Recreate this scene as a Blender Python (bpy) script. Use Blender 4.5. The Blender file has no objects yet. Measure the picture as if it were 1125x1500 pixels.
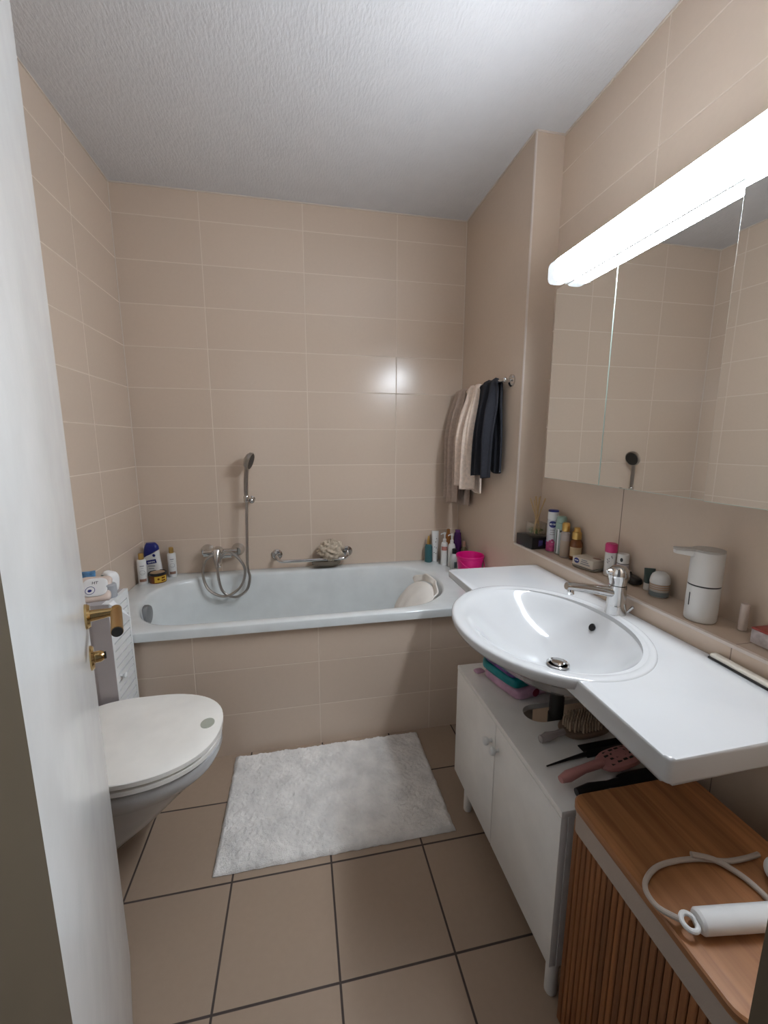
import bpy, bmesh, math, random
from mathutils import Vector, Matrix
R = math.radians
PI = math.pi
random.seed(7)
C = bpy.context.scene.collection

# ---------------------------------------------------------------- materials
def _bsdf(m):
    m.use_nodes = True
    return m.node_tree.nodes['Principled BSDF']

def mat(name, col, rough=0.5, metal=0.0, bump=0.0, bscale=200.0, var=0.04, vscale=12.0, spec=0.5,
        trans=0.0, ior=1.45, emit=None, estr=0.0, coat=0.0, alpha=1.0, sss=0.0):
    m = bpy.data.materials.new(name)
    b = _bsdf(m); nt = m.node_tree; N = nt.nodes; L = nt.links
    b.inputs['Roughness'].default_value = rough
    b.inputs['Metallic'].default_value = metal
    b.inputs['Specular IOR Level'].default_value = spec
    b.inputs['Transmission Weight'].default_value = trans
    b.inputs['IOR'].default_value = ior
    b.inputs['Coat Weight'].default_value = coat
    b.inputs['Alpha'].default_value = alpha
    tc = N.new('ShaderNodeTexCoord')
    nz = N.new('ShaderNodeTexNoise'); nz.inputs['Scale'].default_value = vscale; nz.inputs['Detail'].default_value = 3
    L.new(tc.outputs['Object'], nz.inputs['Vector'])
    rp = N.new('ShaderNodeValToRGB')
    c0 = [max(0, c * (1 - var)) for c in col]; c1 = [min(1, c * (1 + var)) for c in col]
    rp.color_ramp.elements[0].position = 0.3; rp.color_ramp.elements[1].position = 0.7
    rp.color_ramp.elements[0].color = (*c0, 1); rp.color_ramp.elements[1].color = (*c1, 1)
    L.new(nz.outputs['Fac'], rp.inputs['Fac']); L.new(rp.outputs['Color'], b.inputs['Base Color'])
    if emit:
        b.inputs['Emission Color'].default_value = (*emit, 1); b.inputs['Emission Strength'].default_value = estr
    if bump > 0:
        n2 = N.new('ShaderNodeTexNoise'); n2.inputs['Scale'].default_value = bscale; n2.inputs['Detail'].default_value = 4
        L.new(tc.outputs['Object'], n2.inputs['Vector'])
        bp = N.new('ShaderNodeBump'); bp.inputs['Strength'].default_value = bump; bp.inputs['Distance'].default_value = 0.004
        L.new(n2.outputs['Fac'], bp.inputs['Height']); L.new(bp.outputs['Normal'], b.inputs['Normal'])
    return m

def tile_mat(name, ax, a0, pa, bx, b0, pb, g, tile, grout, rough, grough=0.7, var=0.05, wave=0.0):
    """square-set tiles in the plane of axes ax, bx (world metres)"""
    m = bpy.data.materials.new(name)
    b = _bsdf(m); nt = m.node_tree; N = nt.nodes; L = nt.links
    tc = N.new('ShaderNodeTexCoord'); sp = N.new('ShaderNodeSeparateXYZ'); L.new(tc.outputs['Object'], sp.inputs[0])
    def M(op, x, y=None):
        n = N.new('ShaderNodeMath'); n.operation = op
        for i, v in enumerate((x, y)):
            if v is None: continue
            if isinstance(v, (int, float)): n.inputs[i].default_value = v
            else: L.new(v, n.inputs[i])
        return n.outputs[0]
    ds = []; ids = []
    for a, o, p in ((ax, a0, pa), (bx, b0, pb)):
        u = M('DIVIDE', M('SUBTRACT', sp.outputs[a], o), p)
        f = M('FRACT', u); ids.append(M('FLOOR', u))
        ds.append(M('MULTIPLY', M('MINIMUM', f, M('SUBTRACT', 1.0, f)), p))
    d = M('MINIMUM', ds[0], ds[1])
    mr = N.new('ShaderNodeMapRange'); mr.inputs['From Min'].default_value = g * 0.5; mr.inputs['From Max'].default_value = g * 0.5 + 0.0012
    L.new(d, mr.inputs['Value'])
    fac = mr.outputs[0]
    cb = N.new('ShaderNodeCombineXYZ'); L.new(ids[0], cb.inputs[0]); L.new(ids[1], cb.inputs[1])
    wn = N.new('ShaderNodeTexWhiteNoise'); wn.noise_dimensions = '3D'; L.new(cb.outputs[0], wn.inputs['Vector'])
    nz = N.new('ShaderNodeTexNoise'); nz.inputs['Scale'].default_value = 60; nz.inputs['Detail'].default_value = 5
    L.new(tc.outputs['Object'], nz.inputs['Vector'])
    v = M('ADD', M('MULTIPLY', wn.outputs['Value'], var), M('ADD', M('MULTIPLY', nz.outputs['Fac'], var), 1.0 - var))
    tc_ = N.new('ShaderNodeMix'); tc_.data_type = 'RGBA'; tc_.blend_type = 'MULTIPLY'; tc_.inputs[0].default_value = 1
    tc_.inputs[6].default_value = (*tile, 1); L.new(v, tc_.inputs[7])
    mx = N.new('ShaderNodeMix'); mx.data_type = 'RGBA'; mx.inputs[6].default_value = (*grout, 1)
    L.new(fac, mx.inputs[0]); L.new(tc_.outputs[2], mx.inputs[7]); L.new(mx.outputs[2], b.inputs['Base Color'])
    rr = N.new('ShaderNodeMapRange'); rr.inputs['To Min'].default_value = grough; rr.inputs['To Max'].default_value = rough
    L.new(fac, rr.inputs['Value']); L.new(rr.outputs[0], b.inputs['Roughness'])
    h = fac
    if wave:
        n3 = N.new('ShaderNodeTexNoise'); n3.inputs['Scale'].default_value = 25; L.new(tc.outputs['Object'], n3.inputs['Vector'])
        h = M('ADD', fac, M('MULTIPLY', n3.outputs['Fac'], wave))
    bp = N.new('ShaderNodeBump'); bp.inputs['Strength'].default_value = 0.5; bp.inputs['Distance'].default_value = 0.0012
    L.new(h, bp.inputs['Height']); L.new(bp.outputs['Normal'], b.inputs['Normal'])
    return m

def wood_mat(name, axis, c0, c1, groove=0.0, pitch=0.02, gaxis=1, rough=0.5):
    m = bpy.data.materials.new(name)
    b = _bsdf(m); nt = m.node_tree; N = nt.nodes; L = nt.links
    tc = N.new('ShaderNodeTexCoord'); mp = N.new('ShaderNodeMapping'); L.new(tc.outputs['Object'], mp.inputs[0])
    s = [70, 70, 70]; s[axis] = 3.0; mp.inputs['Scale'].default_value = s
    nz = N.new('ShaderNodeTexNoise'); nz.inputs['Scale'].default_value = 1.0; nz.inputs['Detail'].default_value = 6; nz.inputs['Distortion'].default_value = 0.6
    L.new(mp.outputs[0], nz.inputs['Vector'])
    rp = N.new('ShaderNodeValToRGB'); rp.color_ramp.elements[0].position = 0.3; rp.color_ramp.elements[1].position = 0.7
    rp.color_ramp.elements[0].color = (*c0, 1); rp.color_ramp.elements[1].color = (*c1, 1)
    L.new(nz.outputs['Fac'], rp.inputs[0])
    out = rp.outputs[0]
    if groove:
        sp = N.new('ShaderNodeSeparateXYZ'); L.new(tc.outputs['Object'], sp.inputs[0])
        def M(op, x, y):
            n = N.new('ShaderNodeMath'); n.operation = op
            for i, v in enumerate((x, y)):
                if isinstance(v, (int, float)): n.inputs[i].default_value = v
                else: L.new(v, n.inputs[i])
            return n.outputs[0]
        u = M('DIVIDE', sp.outputs[gaxis], pitch)
        wn = N.new('ShaderNodeTexWhiteNoise'); wn.noise_dimensions = '1D'; L.new(M('FLOOR', u, 0.0), wn.inputs['W'])
        vr = M('ADD', M('MULTIPLY', wn.outputs['Value'], 0.35), 0.78)
        mx = N.new('ShaderNodeMix'); mx.data_type = 'RGBA'; mx.blend_type = 'MULTIPLY'; mx.inputs[0].default_value = 1
        L.new(out, mx.inputs[6]); L.new(vr, mx.inputs[7]); out = mx.outputs[2]
    L.new(out, b.inputs['Base Color']); b.inputs['Roughness'].default_value = rough
    bp = N.new('ShaderNodeBump'); bp.inputs['Strength'].default_value = 0.25; bp.inputs['Distance'].default_value = 0.001
    L.new(nz.outputs['Fac'], bp.inputs['Height']); L.new(bp.outputs['Normal'], b.inputs['Normal'])
    return m

# ---------------------------------------------------------------- mesh helper
class MB:
    def __init__(s): s.bm = bmesh.new()
    def add(s, verts, faces, T=None):
        vs = [s.bm.verts.new(T @ Vector(v) if T else Vector(v)) for v in verts]
        for f in faces:
            try: s.bm.faces.new([vs[i] for i in f])
            except ValueError: pass
        return s
    def box(s, x0, y0, z0, x1, y1, z1, bev=0.0, seg=2, T=None):
        t = bmesh.new()
        bmesh.ops.create_cube(t, size=1)
        for v in t.verts:
            v.co = Vector(((x0 + x1) / 2 + v.co.x * (x1 - x0), (y0 + y1) / 2 + v.co.y * (y1 - y0), (z0 + z1) / 2 + v.co.z * (z1 - z0)))
        if bev > 0: bmesh.ops.bevel(t, geom=t.edges[:], offset=bev, segments=seg, profile=0.5, affect='EDGES')
        return s._merge(t, T)
    def _merge(s, t, T=None):
        t.verts.index_update()
        s.add([v.co.copy() for v in t.verts], [[v.index for v in f.verts] for f in t.faces], T); t.free(); return s
    def lathe(s, prof, seg=28, sx=1.0, sy=1.0, T=None, cap=True):
        V = []; F = []
        for r, z in prof:
            for k in range(seg):
                a = 2 * PI * k / seg; V.append((r * sx * math.cos(a), r * sy * math.sin(a), z))
        n = len(prof)
        for i in range(n - 1):
            for k in range(seg):
                k2 = (k + 1) % seg
                F.append((i * seg + k, i * seg + k2, (i + 1) * seg + k2, (i + 1) * seg + k))
        if cap:
            F.append(tuple(reversed(range(seg)))); F.append(tuple((n - 1) * seg + k for k in range(seg)))
        return s.add(V, F, T)
    def rings(s, rings, cap0=False, cap1=False, T=None):
        V = []; F = []; n = len(rings[0])
        for r in rings: V += list(r)
        for i in range(len(rings) - 1):
            for k in range(n):
                k2 = (k + 1) % n
                F.append((i * n + k, i * n + k2, (i + 1) * n + k2, (i + 1) * n + k))
        if cap0: F.append(tuple(reversed(range(n))))
        if cap1: F.append(tuple((len(rings) - 1) * n + k for k in range(n)))
        return s.add(V, F, T)
    def tube(s, pts, r, seg=10, T=None, rad=None, closed=False):
        P = [Vector(p) for p in pts]; n = len(P); V = []; F = []
        up = None
        for i in range(n):
            t = (P[(i + 1) % n] - P[i - 1]) if closed or 0 < i < n - 1 else (P[1] - P[0] if i == 0 else P[-1] - P[-2])
            t.normalize()
            if up is None:
                up = Vector((0, 0, 1)) if abs(t.z) < 0.9 else Vector((1, 0, 0))
            a = (up - t * up.dot(t)).normalized(); b = t.cross(a); up = a
            rr = rad[i] if rad else r
            for k in range(seg):
                an = 2 * PI * k / seg; V.append(P[i] + (a * math.cos(an) + b * math.sin(an)) * rr)
        m = n if closed else n - 1
        for i in range(m):
            j = (i + 1) % n
            for k in range(seg):
                k2 = (k + 1) % seg; F.append((i * seg + k, i * seg + k2, j * seg + k2, j * seg + k))
        if not closed:
            F.append(tuple(reversed(range(seg)))); F.append(tuple((n - 1) * seg + k for k in range(seg)))
        return s.add(V, F, T)
    def prism(s, poly, z0, z1, bev=0.0, T=None, seg=2):
        t = bmesh.new(); n = len(poly)
        z0f = z0 if callable(z0) else (lambda x, y: z0)
        lo = [t.verts.new((x, y, z0f(x, y))) for x, y in poly]; hi = [t.verts.new((x, y, z1)) for x, y in poly]
        botf = t.faces.new(list(reversed(lo))); top = t.faces.new(hi)
        for i in range(n): t.faces.new((lo[i], lo[(i + 1) % n], hi[(i + 1) % n], hi[i]))
        if bev > 0: bmesh.ops.bevel(t, geom=[e for e in top.edges] + [e for e in botf.edges], offset=bev, segments=seg, profile=0.5, affect='EDGES')
        return s._merge(t, T)
    def sup(s, a, b, c, e1=0.5, e2=0.5, nu=32, nv=18, T=None, f=None):
        """superellipsoid"""
        def p(v, e): return math.copysign(abs(v) ** e, v)
        rings = []
        for i in range(1, nv):
            t = -PI / 2 + PI * i / nv; row = []
            for k in range(nu):
                u = 2 * PI * k / nu
                v = Vector((a * p(math.cos(t), e1) * p(math.cos(u), e2), b * p(math.cos(t), e1) * p(math.sin(u), e2), c * p(math.sin(t), e1)))
                if f: v = f(v)
                row.append(v)
            rings.append(row)
        return s.rings(rings, True, True, T)
    def grid(s, fn, nu, nv, T=None):
        V = [fn(i / nu, j / nv) for j in range(nv + 1) for i in range(nu + 1)]
        F = [(j * (nu + 1) + i, j * (nu + 1) + i + 1, (j + 1) * (nu + 1) + i + 1, (j + 1) * (nu + 1) + i) for j in range(nv) for i in range(nu)]
        return s.add(V, F, T)
    def build(s, name, m, parent=None, loc=None, rot=(0, 0, 0), ang=35, smooth=True):
        bmesh.ops.recalc_face_normals(s.bm, faces=s.bm.faces[:])
        me = bpy.data.meshes.new(name); s.bm.to_mesh(me); s.bm.free()
        if smooth and len(me.polygons):
            me.polygons.foreach_set('use_smooth', [True] * len(me.polygons)); me.set_sharp_from_angle(angle=R(ang))
        o = bpy.data.objects.new(name, me); C.objects.link(o); me.materials.append(m)
        if parent: o.parent = parent
        if loc is not None: o.location = loc
        o.rotation_euler = rot
        return o

def tag(o, label=None, cat=None, group=None, kind=None):
    if label: o['label'] = label
    if cat: o['category'] = cat
    if group: o['group'] = group
    if kind: o['kind'] = kind
    return o
def thing(name, label, cat, loc=(0, 0, 0), rz=0.0, group=None):
    o = bpy.data.objects.new(name, None); C.objects.link(o); o.empty_display_size = 0.05
    o.location = loc; o.rotation_euler = (0, 0, rz)
    return tag(o, label, cat, group)
def struct(name, mb, m, parent=None, smooth=False):
    o = mb.build(name, m, parent, smooth=smooth)
    if not parent: o['kind'] = 'structure'
    return o
def TR(x=0, y=0, z=0, rx=0, ry=0, rz=0):
    return Matrix.Translation((x, y, z)) @ Matrix.Rotation(rz, 4, 'Z') @ Matrix.Rotation(ry, 4, 'Y') @ Matrix.Rotation(rx, 4, 'X')
def text_verts(body, size, extrude=0.0003, sx=1.0):
    c = bpy.data.curves.new('lettering', 'FONT'); c.body = body; c.size = size; c.extrude = extrude
    c.align_x = 'CENTER'; c.align_y = 'CENTER'; c.resolution_u = 3
    o = bpy.data.objects.new('lettering', c); C.objects.link(o)
    dg = bpy.context.evaluated_depsgraph_get(); dg.update()
    me = bpy.data.meshes.new_from_object(o.evaluated_get(dg))
    V = [(v.co.x * sx, v.co.y, v.co.z) for v in me.vertices]; F = [tuple(p.vertices) for p in me.polygons]
    bpy.data.objects.remove(o); bpy.data.curves.remove(c); bpy.data.meshes.remove(me)
    return V, F
def text_flat(mb, body, size, T, sx=1.0):
    V, F = text_verts(body, size, sx=sx); mb.add(V, F, T); return mb
def text_cyl(mb, body, size, r, z, a0, ry=1.0, sx=1.0):
    V, F = text_verts(body, size, sx=sx)
    mb.add([(math.cos(a0 + x / r) * (r + 0.0006 + w), ry * math.sin(a0 + x / r) * (r + 0.0006 + w), z + y) for x, y, w in V], F); return mb
def cyl_patch(mb, r, a0, half, z0, z1, shape='rect', n=16, eps=0.0005):
    """label patch wrapped on a cylinder"""
    if shape == 'rect':
        mb.grid(lambda u, v: (math.cos(a0 + (u * 2 - 1) * half) * (r + eps), math.sin(a0 + (u * 2 - 1) * half) * (r + eps), z0 + (z1 - z0) * v), n, 2)
    else:
        zc = (z0 + z1) / 2; hz = (z1 - z0) / 2
        V = [(math.cos(a0) * (r + eps), math.sin(a0) * (r + eps), zc)]
        for k in range(n): 
            t = 2 * PI * k / n; a = a0 + half * math.cos(t); V.append((math.cos(a) * (r + eps), math.sin(a) * (r + eps), zc + hz * math.sin(t)))
        mb.add(V, [(0, 1 + k, 1 + (k + 1) % n) for k in range(n)])
    return mb
def smooth_loop(pts, n=96, closed=True):
    """Catmull-Rom resample"""
    P = [Vector(p) if len(p) == 3 else Vector((p[0], p[1], 0)) for p in pts]; m = len(P); out = []
    segs = m if closed else m - 1
    per = max(2, n // segs)
    for i in range(segs):
        p0 = P[i - 1] if closed or i > 0 else P[0]; p1 = P[i]; p2 = P[(i + 1) % m]
        p3 = P[(i + 2) % m] if closed or i + 2 < m else P[-1]
        for k in range(per):
            t = k / per
            out.append(0.5 * ((2 * p1) + (-p0 + p2) * t + (2 * p0 - 5 * p1 + 4 * p2 - p3) * t * t + (-p0 + 3 * p1 - 3 * p2 + p3) * t ** 3))
    if not closed: out.append(P[-1])
    return out

# ---------------------------------------------------------------- palette
TILE = (0.64, 0.515, 0.41); GROUT = (0.71, 0.60, 0.495)
M_back = tile_mat('wall_tile_back', 0, 0.3946, 0.499, 2, 1.3735, 0.2, 0.003, TILE, GROUT, 0.22)
M_left = tile_mat('wall_tile_left', 1, -0.3938, 0.499, 2, 1.3735, 0.2, 0.003, TILE, GROUT, 0.22)
M_right = tile_mat('wall_tile_right', 1, -1.172, 0.499, 2, 1.3735 - 0.006, 0.2, 0.003, TILE, GROUT, 0.22)
M_shaft = tile_mat('wall_tile_shaft', 1, 0.05, 2.0, 2, -0.2, 4.0, 0.001, TILE, TILE, 0.24)
M_splash = tile_mat('wall_tile_splash', 1, -1.172, 0.499, 2, 0.2, 2.0, 0.002, TILE, (0.20, 0.145, 0.11), 0.24)
M_tub = tile_mat('bath_panel_tile', 0, 0.4029, 0.4921, 2, 0.3865, 0.2, 0.0025, TILE, GROUT, 0.25)
M_ledge = tile_mat('ledge_tile', 1, -1.675, 0.998, 2, -0.2, 4.0, 0.0015, TILE, (0.3, 0.22, 0.17), 0.25)
M_floor = tile_mat('floor_tile', 0, 0.6029, 0.2967, 1, -1.2702, 0.2967, 0.0045, (0.335, 0.245, 0.178), (0.05, 0.034, 0.028), 0.38, 0.8, 0.10)
M_ceil = mat('ceiling_plaster', (0.67, 0.66, 0.665), 0.9, bump=0.5, bscale=1.0, var=0.02)
_nt = M_ceil.node_tree; _mp = _nt.nodes.new('ShaderNodeMapping'); _mp.inputs['Scale'].default_value = (130, 45, 60)
_tc = [n for n in _nt.nodes if n.type == 'TEX_COORD'][0]; _nz = [n for n in _nt.nodes if n.type == 'TEX_NOISE' and n.inputs['Scale'].default_value == 1.0][0]
_nt.links.new(_tc.outputs['Object'], _mp.inputs[0]); _nt.links.new(_mp.outputs[0], _nz.inputs['Vector'])
[n for n in _nt.nodes if n.type == 'BUMP'][0].inputs['Distance'].default_value = 0.006
M_caulk = mat('cream_caulk', (0.66, 0.58, 0.50), 0.5)
M_edge = mat('white_edge_profile', (0.68, 0.60, 0.54), 0.35)
M_frame = mat('olive_brown_frame', (0.11, 0.085, 0.055), 0.5)
M_door = mat('white_gloss_paint', (0.70, 0.69, 0.665), 0.23, bump=0.03, bscale=60)
M_enamel = mat('white_enamel', (0.70, 0.725, 0.72), 0.12, coat=0.3)
M_ceramic = mat('white_ceramic', (0.54, 0.54, 0.54), 0.10, coat=0.3, var=0.01)
M_seat = mat('cream_plastic', (0.86, 0.83, 0.775), 0.28)
M_chrome = mat('chrome', (0.62, 0.61, 0.60), 0.09, 1.0, var=0.02)
M_steel = mat('brushed_hose_steel', (0.42, 0.39, 0.36), 0.28, 1.0)
M_brass = mat('brass', (0.60, 0.43, 0.20), 0.16, 1.0)
M_brass_d = mat('aged_brass_grip', (0.44, 0.27, 0.10), 0.38, 1.0)
M_dark = mat('dark_plastic', (0.02, 0.018, 0.016), 0.45)
M_black = mat('black_plastic', (0.008, 0.008, 0.009), 0.3)
M_white = mat('white_lacquer', (0.80, 0.78, 0.75), 0.35)
M_whitep = mat('white_plastic', (0.74, 0.74, 0.73), 0.35)
M_paper = mat('white_card', (0.78, 0.79, 0.80), 0.7)
M_mirror = mat('mirror_silver', (0.86, 0.87, 0.86), 0.015, 1.0, var=0.0)
M_glassedge = mat('green_glass_edge', (0.55, 0.66, 0.60), 0.2)
M_tubelight = mat('lit_lamp_diffuser', (0.9, 0.9, 0.9), 0.5, emit=(0.83, 0.91, 1.0), estr=84.0)
M_cap = mat('frosted_lamp_end', (0.80, 0.86, 0.90), 0.35, emit=(0.86, 0.93, 1.0), estr=0.72)
M_grey = mat('grey_plastic', (0.17, 0.17, 0.17), 0.35)
M_gold = mat('gold_cap', (0.60, 0.38, 0.12), 0.3, 0.85)
M_navy = mat('navy_blue_plastic', (0.012, 0.018, 0.16), 0.3)
M_bamboo = wood_mat('bamboo_slats', 2, (0.175, 0.062, 0.019), (0.31, 0.118, 0.037), 1, 0.014, 1, 0.5)
M_lid = wood_mat('bamboo_lid', 1, (0.27, 0.110, 0.040), (0.45, 0.20, 0.078), 1, 0.043, 0, 0.42)
M_linen = mat('cream_linen', (0.40, 0.33, 0.28), 0.9, bump=0.3, bscale=500)

# ---------------------------------------------------------------- room (back wall y=0, left wall x=0, floor z=0)
W = 1.789; XR = 1.9145; H = 2.505; YF = -2.08; YS = -0.69; T0 = 0.10
struct('floor', MB().box(-T0, YF - 1.2, -0.1, XR + T0, T0, 0), M_floor)
struct('ceiling', MB().box(-T0, YF - T0, H, XR + T0, T0, H + 0.1), M_ceil)
struct('wall_back', MB().box(-T0, 0, 0, XR + T0, T0, H), M_back)
struct('wall_left', MB().box(-T0, YF - 0.12, 0, 0, 0, H), M_left)
struct('wall_right', MB().box(XR, YF - 0.12, 1.18, XR + T0, 0, H), M_right)
struct('wall_splashback', MB().box(XR, YF - 0.12, 0, XR + T0, 0, 1.18), M_splash)
struct('wall_shaft', MB().box(W, YS, 0, XR, 0, H), M_shaft)
struct('wall_ledge', MB().box(W, YF, 0, XR, YS, 0.85), M_ledge)
struct('wall_tub', MB().box(0, -0.734, 0, W, -0.70, 0.5475), M_tub)
JL, JR, JT = 0.653, 1.36, 2.06
fw = MB().box(0, YF - 0.12, 0, JL - 0.03, YF, H).box(JR + 0.03, YF - 0.12, 0, XR, YF, H).box(JL - 0.03, YF - 0.12, JT + 0.03, JR + 0.03, YF, H)
struct('wall_front', fw, M_right)
struct('trim_1', MB().box(JL - 0.03, YF - 0.13, 0, JL, YF + 0.006, JT + 0.03).box(JR, YF - 0.13, 0, JR + 0.03, YF + 0.006, JT + 0.03).box(JL, YF - 0.13, JT, JR, YF + 0.006, JT + 0.03), M_frame)
q = 0.005
struct('trim_2', MB().box(0, -q, H - q, W, 0, H).box(0, YF, H - q, q, -q, H).box(W - q, YS, H - q, W, -q, H).box(W, YS - q, H - q, XR, YS, H).box(XR - q, YF, H - q, XR, YS - q, H), M_caulk)
q = 0.003
struct('trim_3', MB().box(0, -q, 0.586, q, 0, H - .005).box(W - q, -q, 0.586, W, 0, H - .005), M_caulk)
struct('trim_4', MB().box(W - 0.0015, YS - 0.0015, 0.855, W + 0.006, YS + 0.006, H - 0.005, 0.001), M_edge)
struct('trim_5', MB().box(W - 0.0015, YF, 0.843, W + 0.009, YS - 0.002, 0.8515, 0.001), M_edge)

# ---------------------------------------------------------------- door (opened into the room)
hx, hy = 0.643, -2.070; lx, ly = 0.378, -1.413
da = math.atan2(ly - hy, lx - hx); dl = math.hypot(lx - hx, ly - hy)
door = MB().box(0, 0, 0.008, dl, 0.04, 2.045, 0.0015).build('door_1', M_door, None, (hx, hy, 0), (0, 0, da))
door['kind'] = 'structure'; door['label'] = 'white glossy bathroom door standing open at the left'
# local x runs hinge->latch, local -y is the face towards the room
hz = 0.945
hd = MB().lathe([(0.026, 0), (0.026, 0.004), (0.022, 0.009), (0.012, 0.010), (0.0105, 0.03), (0.009, 0.04), (0.0095, 0.055)], 24, T=TR(dl - 0.055, 0, hz, rx=PI / 2)).build('door_handle', M_brass, door)
MB().tube([(dl - 0.055, -0.048, hz), (dl - 0.055, -0.058, hz)], 0.0125, 16).tube([(dl - 0.043, -0.054, hz), (dl - 0.17, -0.054, hz)], 0.0105, 20).build('handle_grip', M_brass_d, hd)
MB().tube([(dl - 0.1702, -0.054, hz), (dl - 0.173, -0.054, hz)], 0.0095, 20).build('grip_end', M_dark, hd)
kh = MB().lathe([(0.026, 0), (0.026, 0.003), (0.022, 0.007), (0.012, 0.008), (0.012, 0.018), (0.009, 0.024)], 24, T=TR(dl - 0.055, 0, hz - 0.092, rx=PI / 2)).build('key_rosette', M_brass, door)
MB().box(dl - 0.057, -0.028, hz - 0.10, dl - 0.053, -0.022, hz - 0.084, 0.001).build('key_slot', M_dark, kh)

# ---------------------------------------------------------------- bathtub
inner = smooth_loop([(0.385, -0.075), (0.675, -0.078), (1.0, -0.078), (1.297, -0.08), (1.451, -0.15), (1.53, -0.28), (1.542, -0.42), (1.505, -0.55), (1.424, -0.645), (1.33, -0.69), (1.173, -0.702), (0.8, -0.704), (0.482, -0.704), (0.29, -0.69), (0.19, -0.62), (0.13, -0.5), (0.11, -0.38), (0.125, -0.27), (0.2, -0.15)], 114)
n = len(inner); cx, cy = 0.83, -0.39
ox0, ox1, oy0, oy1 = 0.0015, W - 0.0015, -0.755, -0.0015
def ray_rect(p, a, b, c, d):
    dx, dy = p.x - cx, p.y - cy; t = 1e9
    if dx > 0: t = min(t, (b - cx) / dx)
    if dx < 0: t = min(t, (a - cx) / dx)
    if dy > 0: t = min(t, (d - cy) / dy)
    if dy < 0: t = min(t, (c - cy) / dy)
    return Vector((cx + dx * t, cy + dy * t, 0))
outer = [ray_rect(p, ox0, ox1, oy0, oy1) for p in inner]
for X, Y in ((ox0, oy0), (ox0, oy1), (ox1, oy0), (ox1, oy1)):
    k = min(range(n), key=lambda i: (outer[i] - Vector((X, Y, 0))).length); outer[k] = Vector((X, Y, 0))
def ring(L, z, s=(1, 1), c=(cx, cy), lim=None):
    return [Vector((c[0] + (p.x - c[0]) * s[0], c[1] + (p.y - c[1]) * s[1], z)) for p in L]
def inset(L, d): return [Vector((min(max(p.x, ox0 + d), ox1 - d), min(max(p.y, oy0 + d), oy1 - d), 0)) for p in L]
RZ = 0.585
bt = thing('bathtub', 'white enamel bathtub built in behind the tiled panel along the back wall', 'bathtub', (cx, cy, 0))
sh = MB().rings([ring(outer, 0.548), ring(outer, RZ - 0.005), ring(inset(outer, 0.0015), RZ - 0.0015), ring(inset(outer, 0.005), RZ), ring(inner, RZ, (1.008, 1.02)), ring(inner, RZ - 0.003, (0.997, 0.994)), ring(inner, RZ - 0.014, (0.988, 0.972)),
    ring(inner, 0.45, (0.962, 0.93)), ring(inner, 0.32, (0.93, 0.88)), ring(inner, 0.23, (0.885, 0.81)), ring(inner, 0.185, (0.82, 0.70)), ring(inner, 0.17, (0.70, 0.5)), ring(inner, 0.165, (0.3, 0.2))], False, True, T=Matrix.Translation((-cx, -cy, 0)))
sh.build('shell', M_enamel, bt, ang=50)
MB().lathe([(0.046, 0), (0.046, 0.012), (0.042, 0.020), (0.012, 0.024)], 28, T=TR(0.128 - cx, -0.42 - cy, 0.523, ry=PI / 2)).build('overflow_knob', M_grey, bt)

# ---------------------------------------------------------------- mixer, hose, hand shower, bracket
mx = thing('bath_mixer', 'chrome two-inlet bath mixer tap on the back wall', 'bath tap', (0.40, 0, 0.70))
MB().tube([(-0.085, -0.055, 0.005), (0.088, -0.055, 0.005)], 0.021, 18).lathe([(0.024, 0), (0.030, 0.02), (0.029, 0.05), (0.020, 0.062), (0.006, 0.066)], 24, T=TR(-0.008, -0.05, 0.016, rx=PI / 2)).build('mixer_body', M_chrome, mx)
for s in (-0.075, 0.085):
    MB().lathe([(0.036, 0), (0.035, 0.008), (0.024, 0.022), (0.021, 0.05)], 24, T=TR(s, -0.0005, 0.006, rx=PI / 2)).build('wall_rosette', M_chrome, mx)
MB().tube([(-0.008, -0.10, 0.022), (-0.008, -0.115, 0.005), (-0.006, -0.13, -0.03), (-0.005, -0.14, -0.06)], 0.01, 14, rad=[0.024, 0.020, 0.013, 0.008]).build('lever', M_chrome, mx)
MB().tube([(0.016, -0.080, -0.006), (0.062, -0.086, -0.003)], 0.015, 16).tube([(0.0, -0.07, -0.01), (0.0, -0.10, -0.03), (0.0, -0.125, -0.055)], 0.014, 14, rad=[0.016, 0.014, 0.011]).build('spout', M_chrome, mx)
hose = [(0.553, -0.075, 0.985), (0.552, -0.085, 0.93), (0.549, -0.10, 0.80), (0.546, -0.12, 0.64), (0.556, -0.13, 0.575), (0.535, -0.14, 0.508), (0.475, -0.145, 0.478), (0.42, -0.145, 0.51), (0.40, -0.14, 0.57), (0.395, -0.125, 0.645), (0.415, -0.12, 0.70), (0.45, -0.125, 0.725), (0.50, -0.135, 0.695), (0.535, -0.145, 0.63), (0.515, -0.15, 0.545), (0.455, -0.155, 0.495), (0.40, -0.155, 0.495), (0.345, -0.15, 0.535), (0.322, -0.14, 0.61), (0.335, -0.13, 0.68), (0.37, -0.115, 0.705), (0.392, -0.095, 0.688)]
o = MB().tube(smooth_loop([Vector(p) - Vector((0.45, -0.12, 0.478)) for p in hose], 260, False), 0.0072, 10).build('shower_hose', M_steel, None, (0.45, -0.12, 0.478))
tag(o, 'looped metal shower hose hanging from the hand shower to the bath mixer', 'shower hose')
hs = thing('hand_shower', 'chrome hand shower held upright in the wall bracket', 'hand shower', (0.553, -0.075, 0.985))
MB().tube([(0, 0, 0.0), (0.001, -0.002, 0.06), (0.004, -0.006, 0.12), (0.010, -0.012, 0.17), (0.016, -0.016, 0.20)], 0.01, 14, rad=[0.009, 0.0115, 0.0115, 0.0115, 0.013]).build('handle', M_steel, hs)
hT = TR(0.026, -0.020, 0.218, ry=R(108), rz=R(-10))
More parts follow.
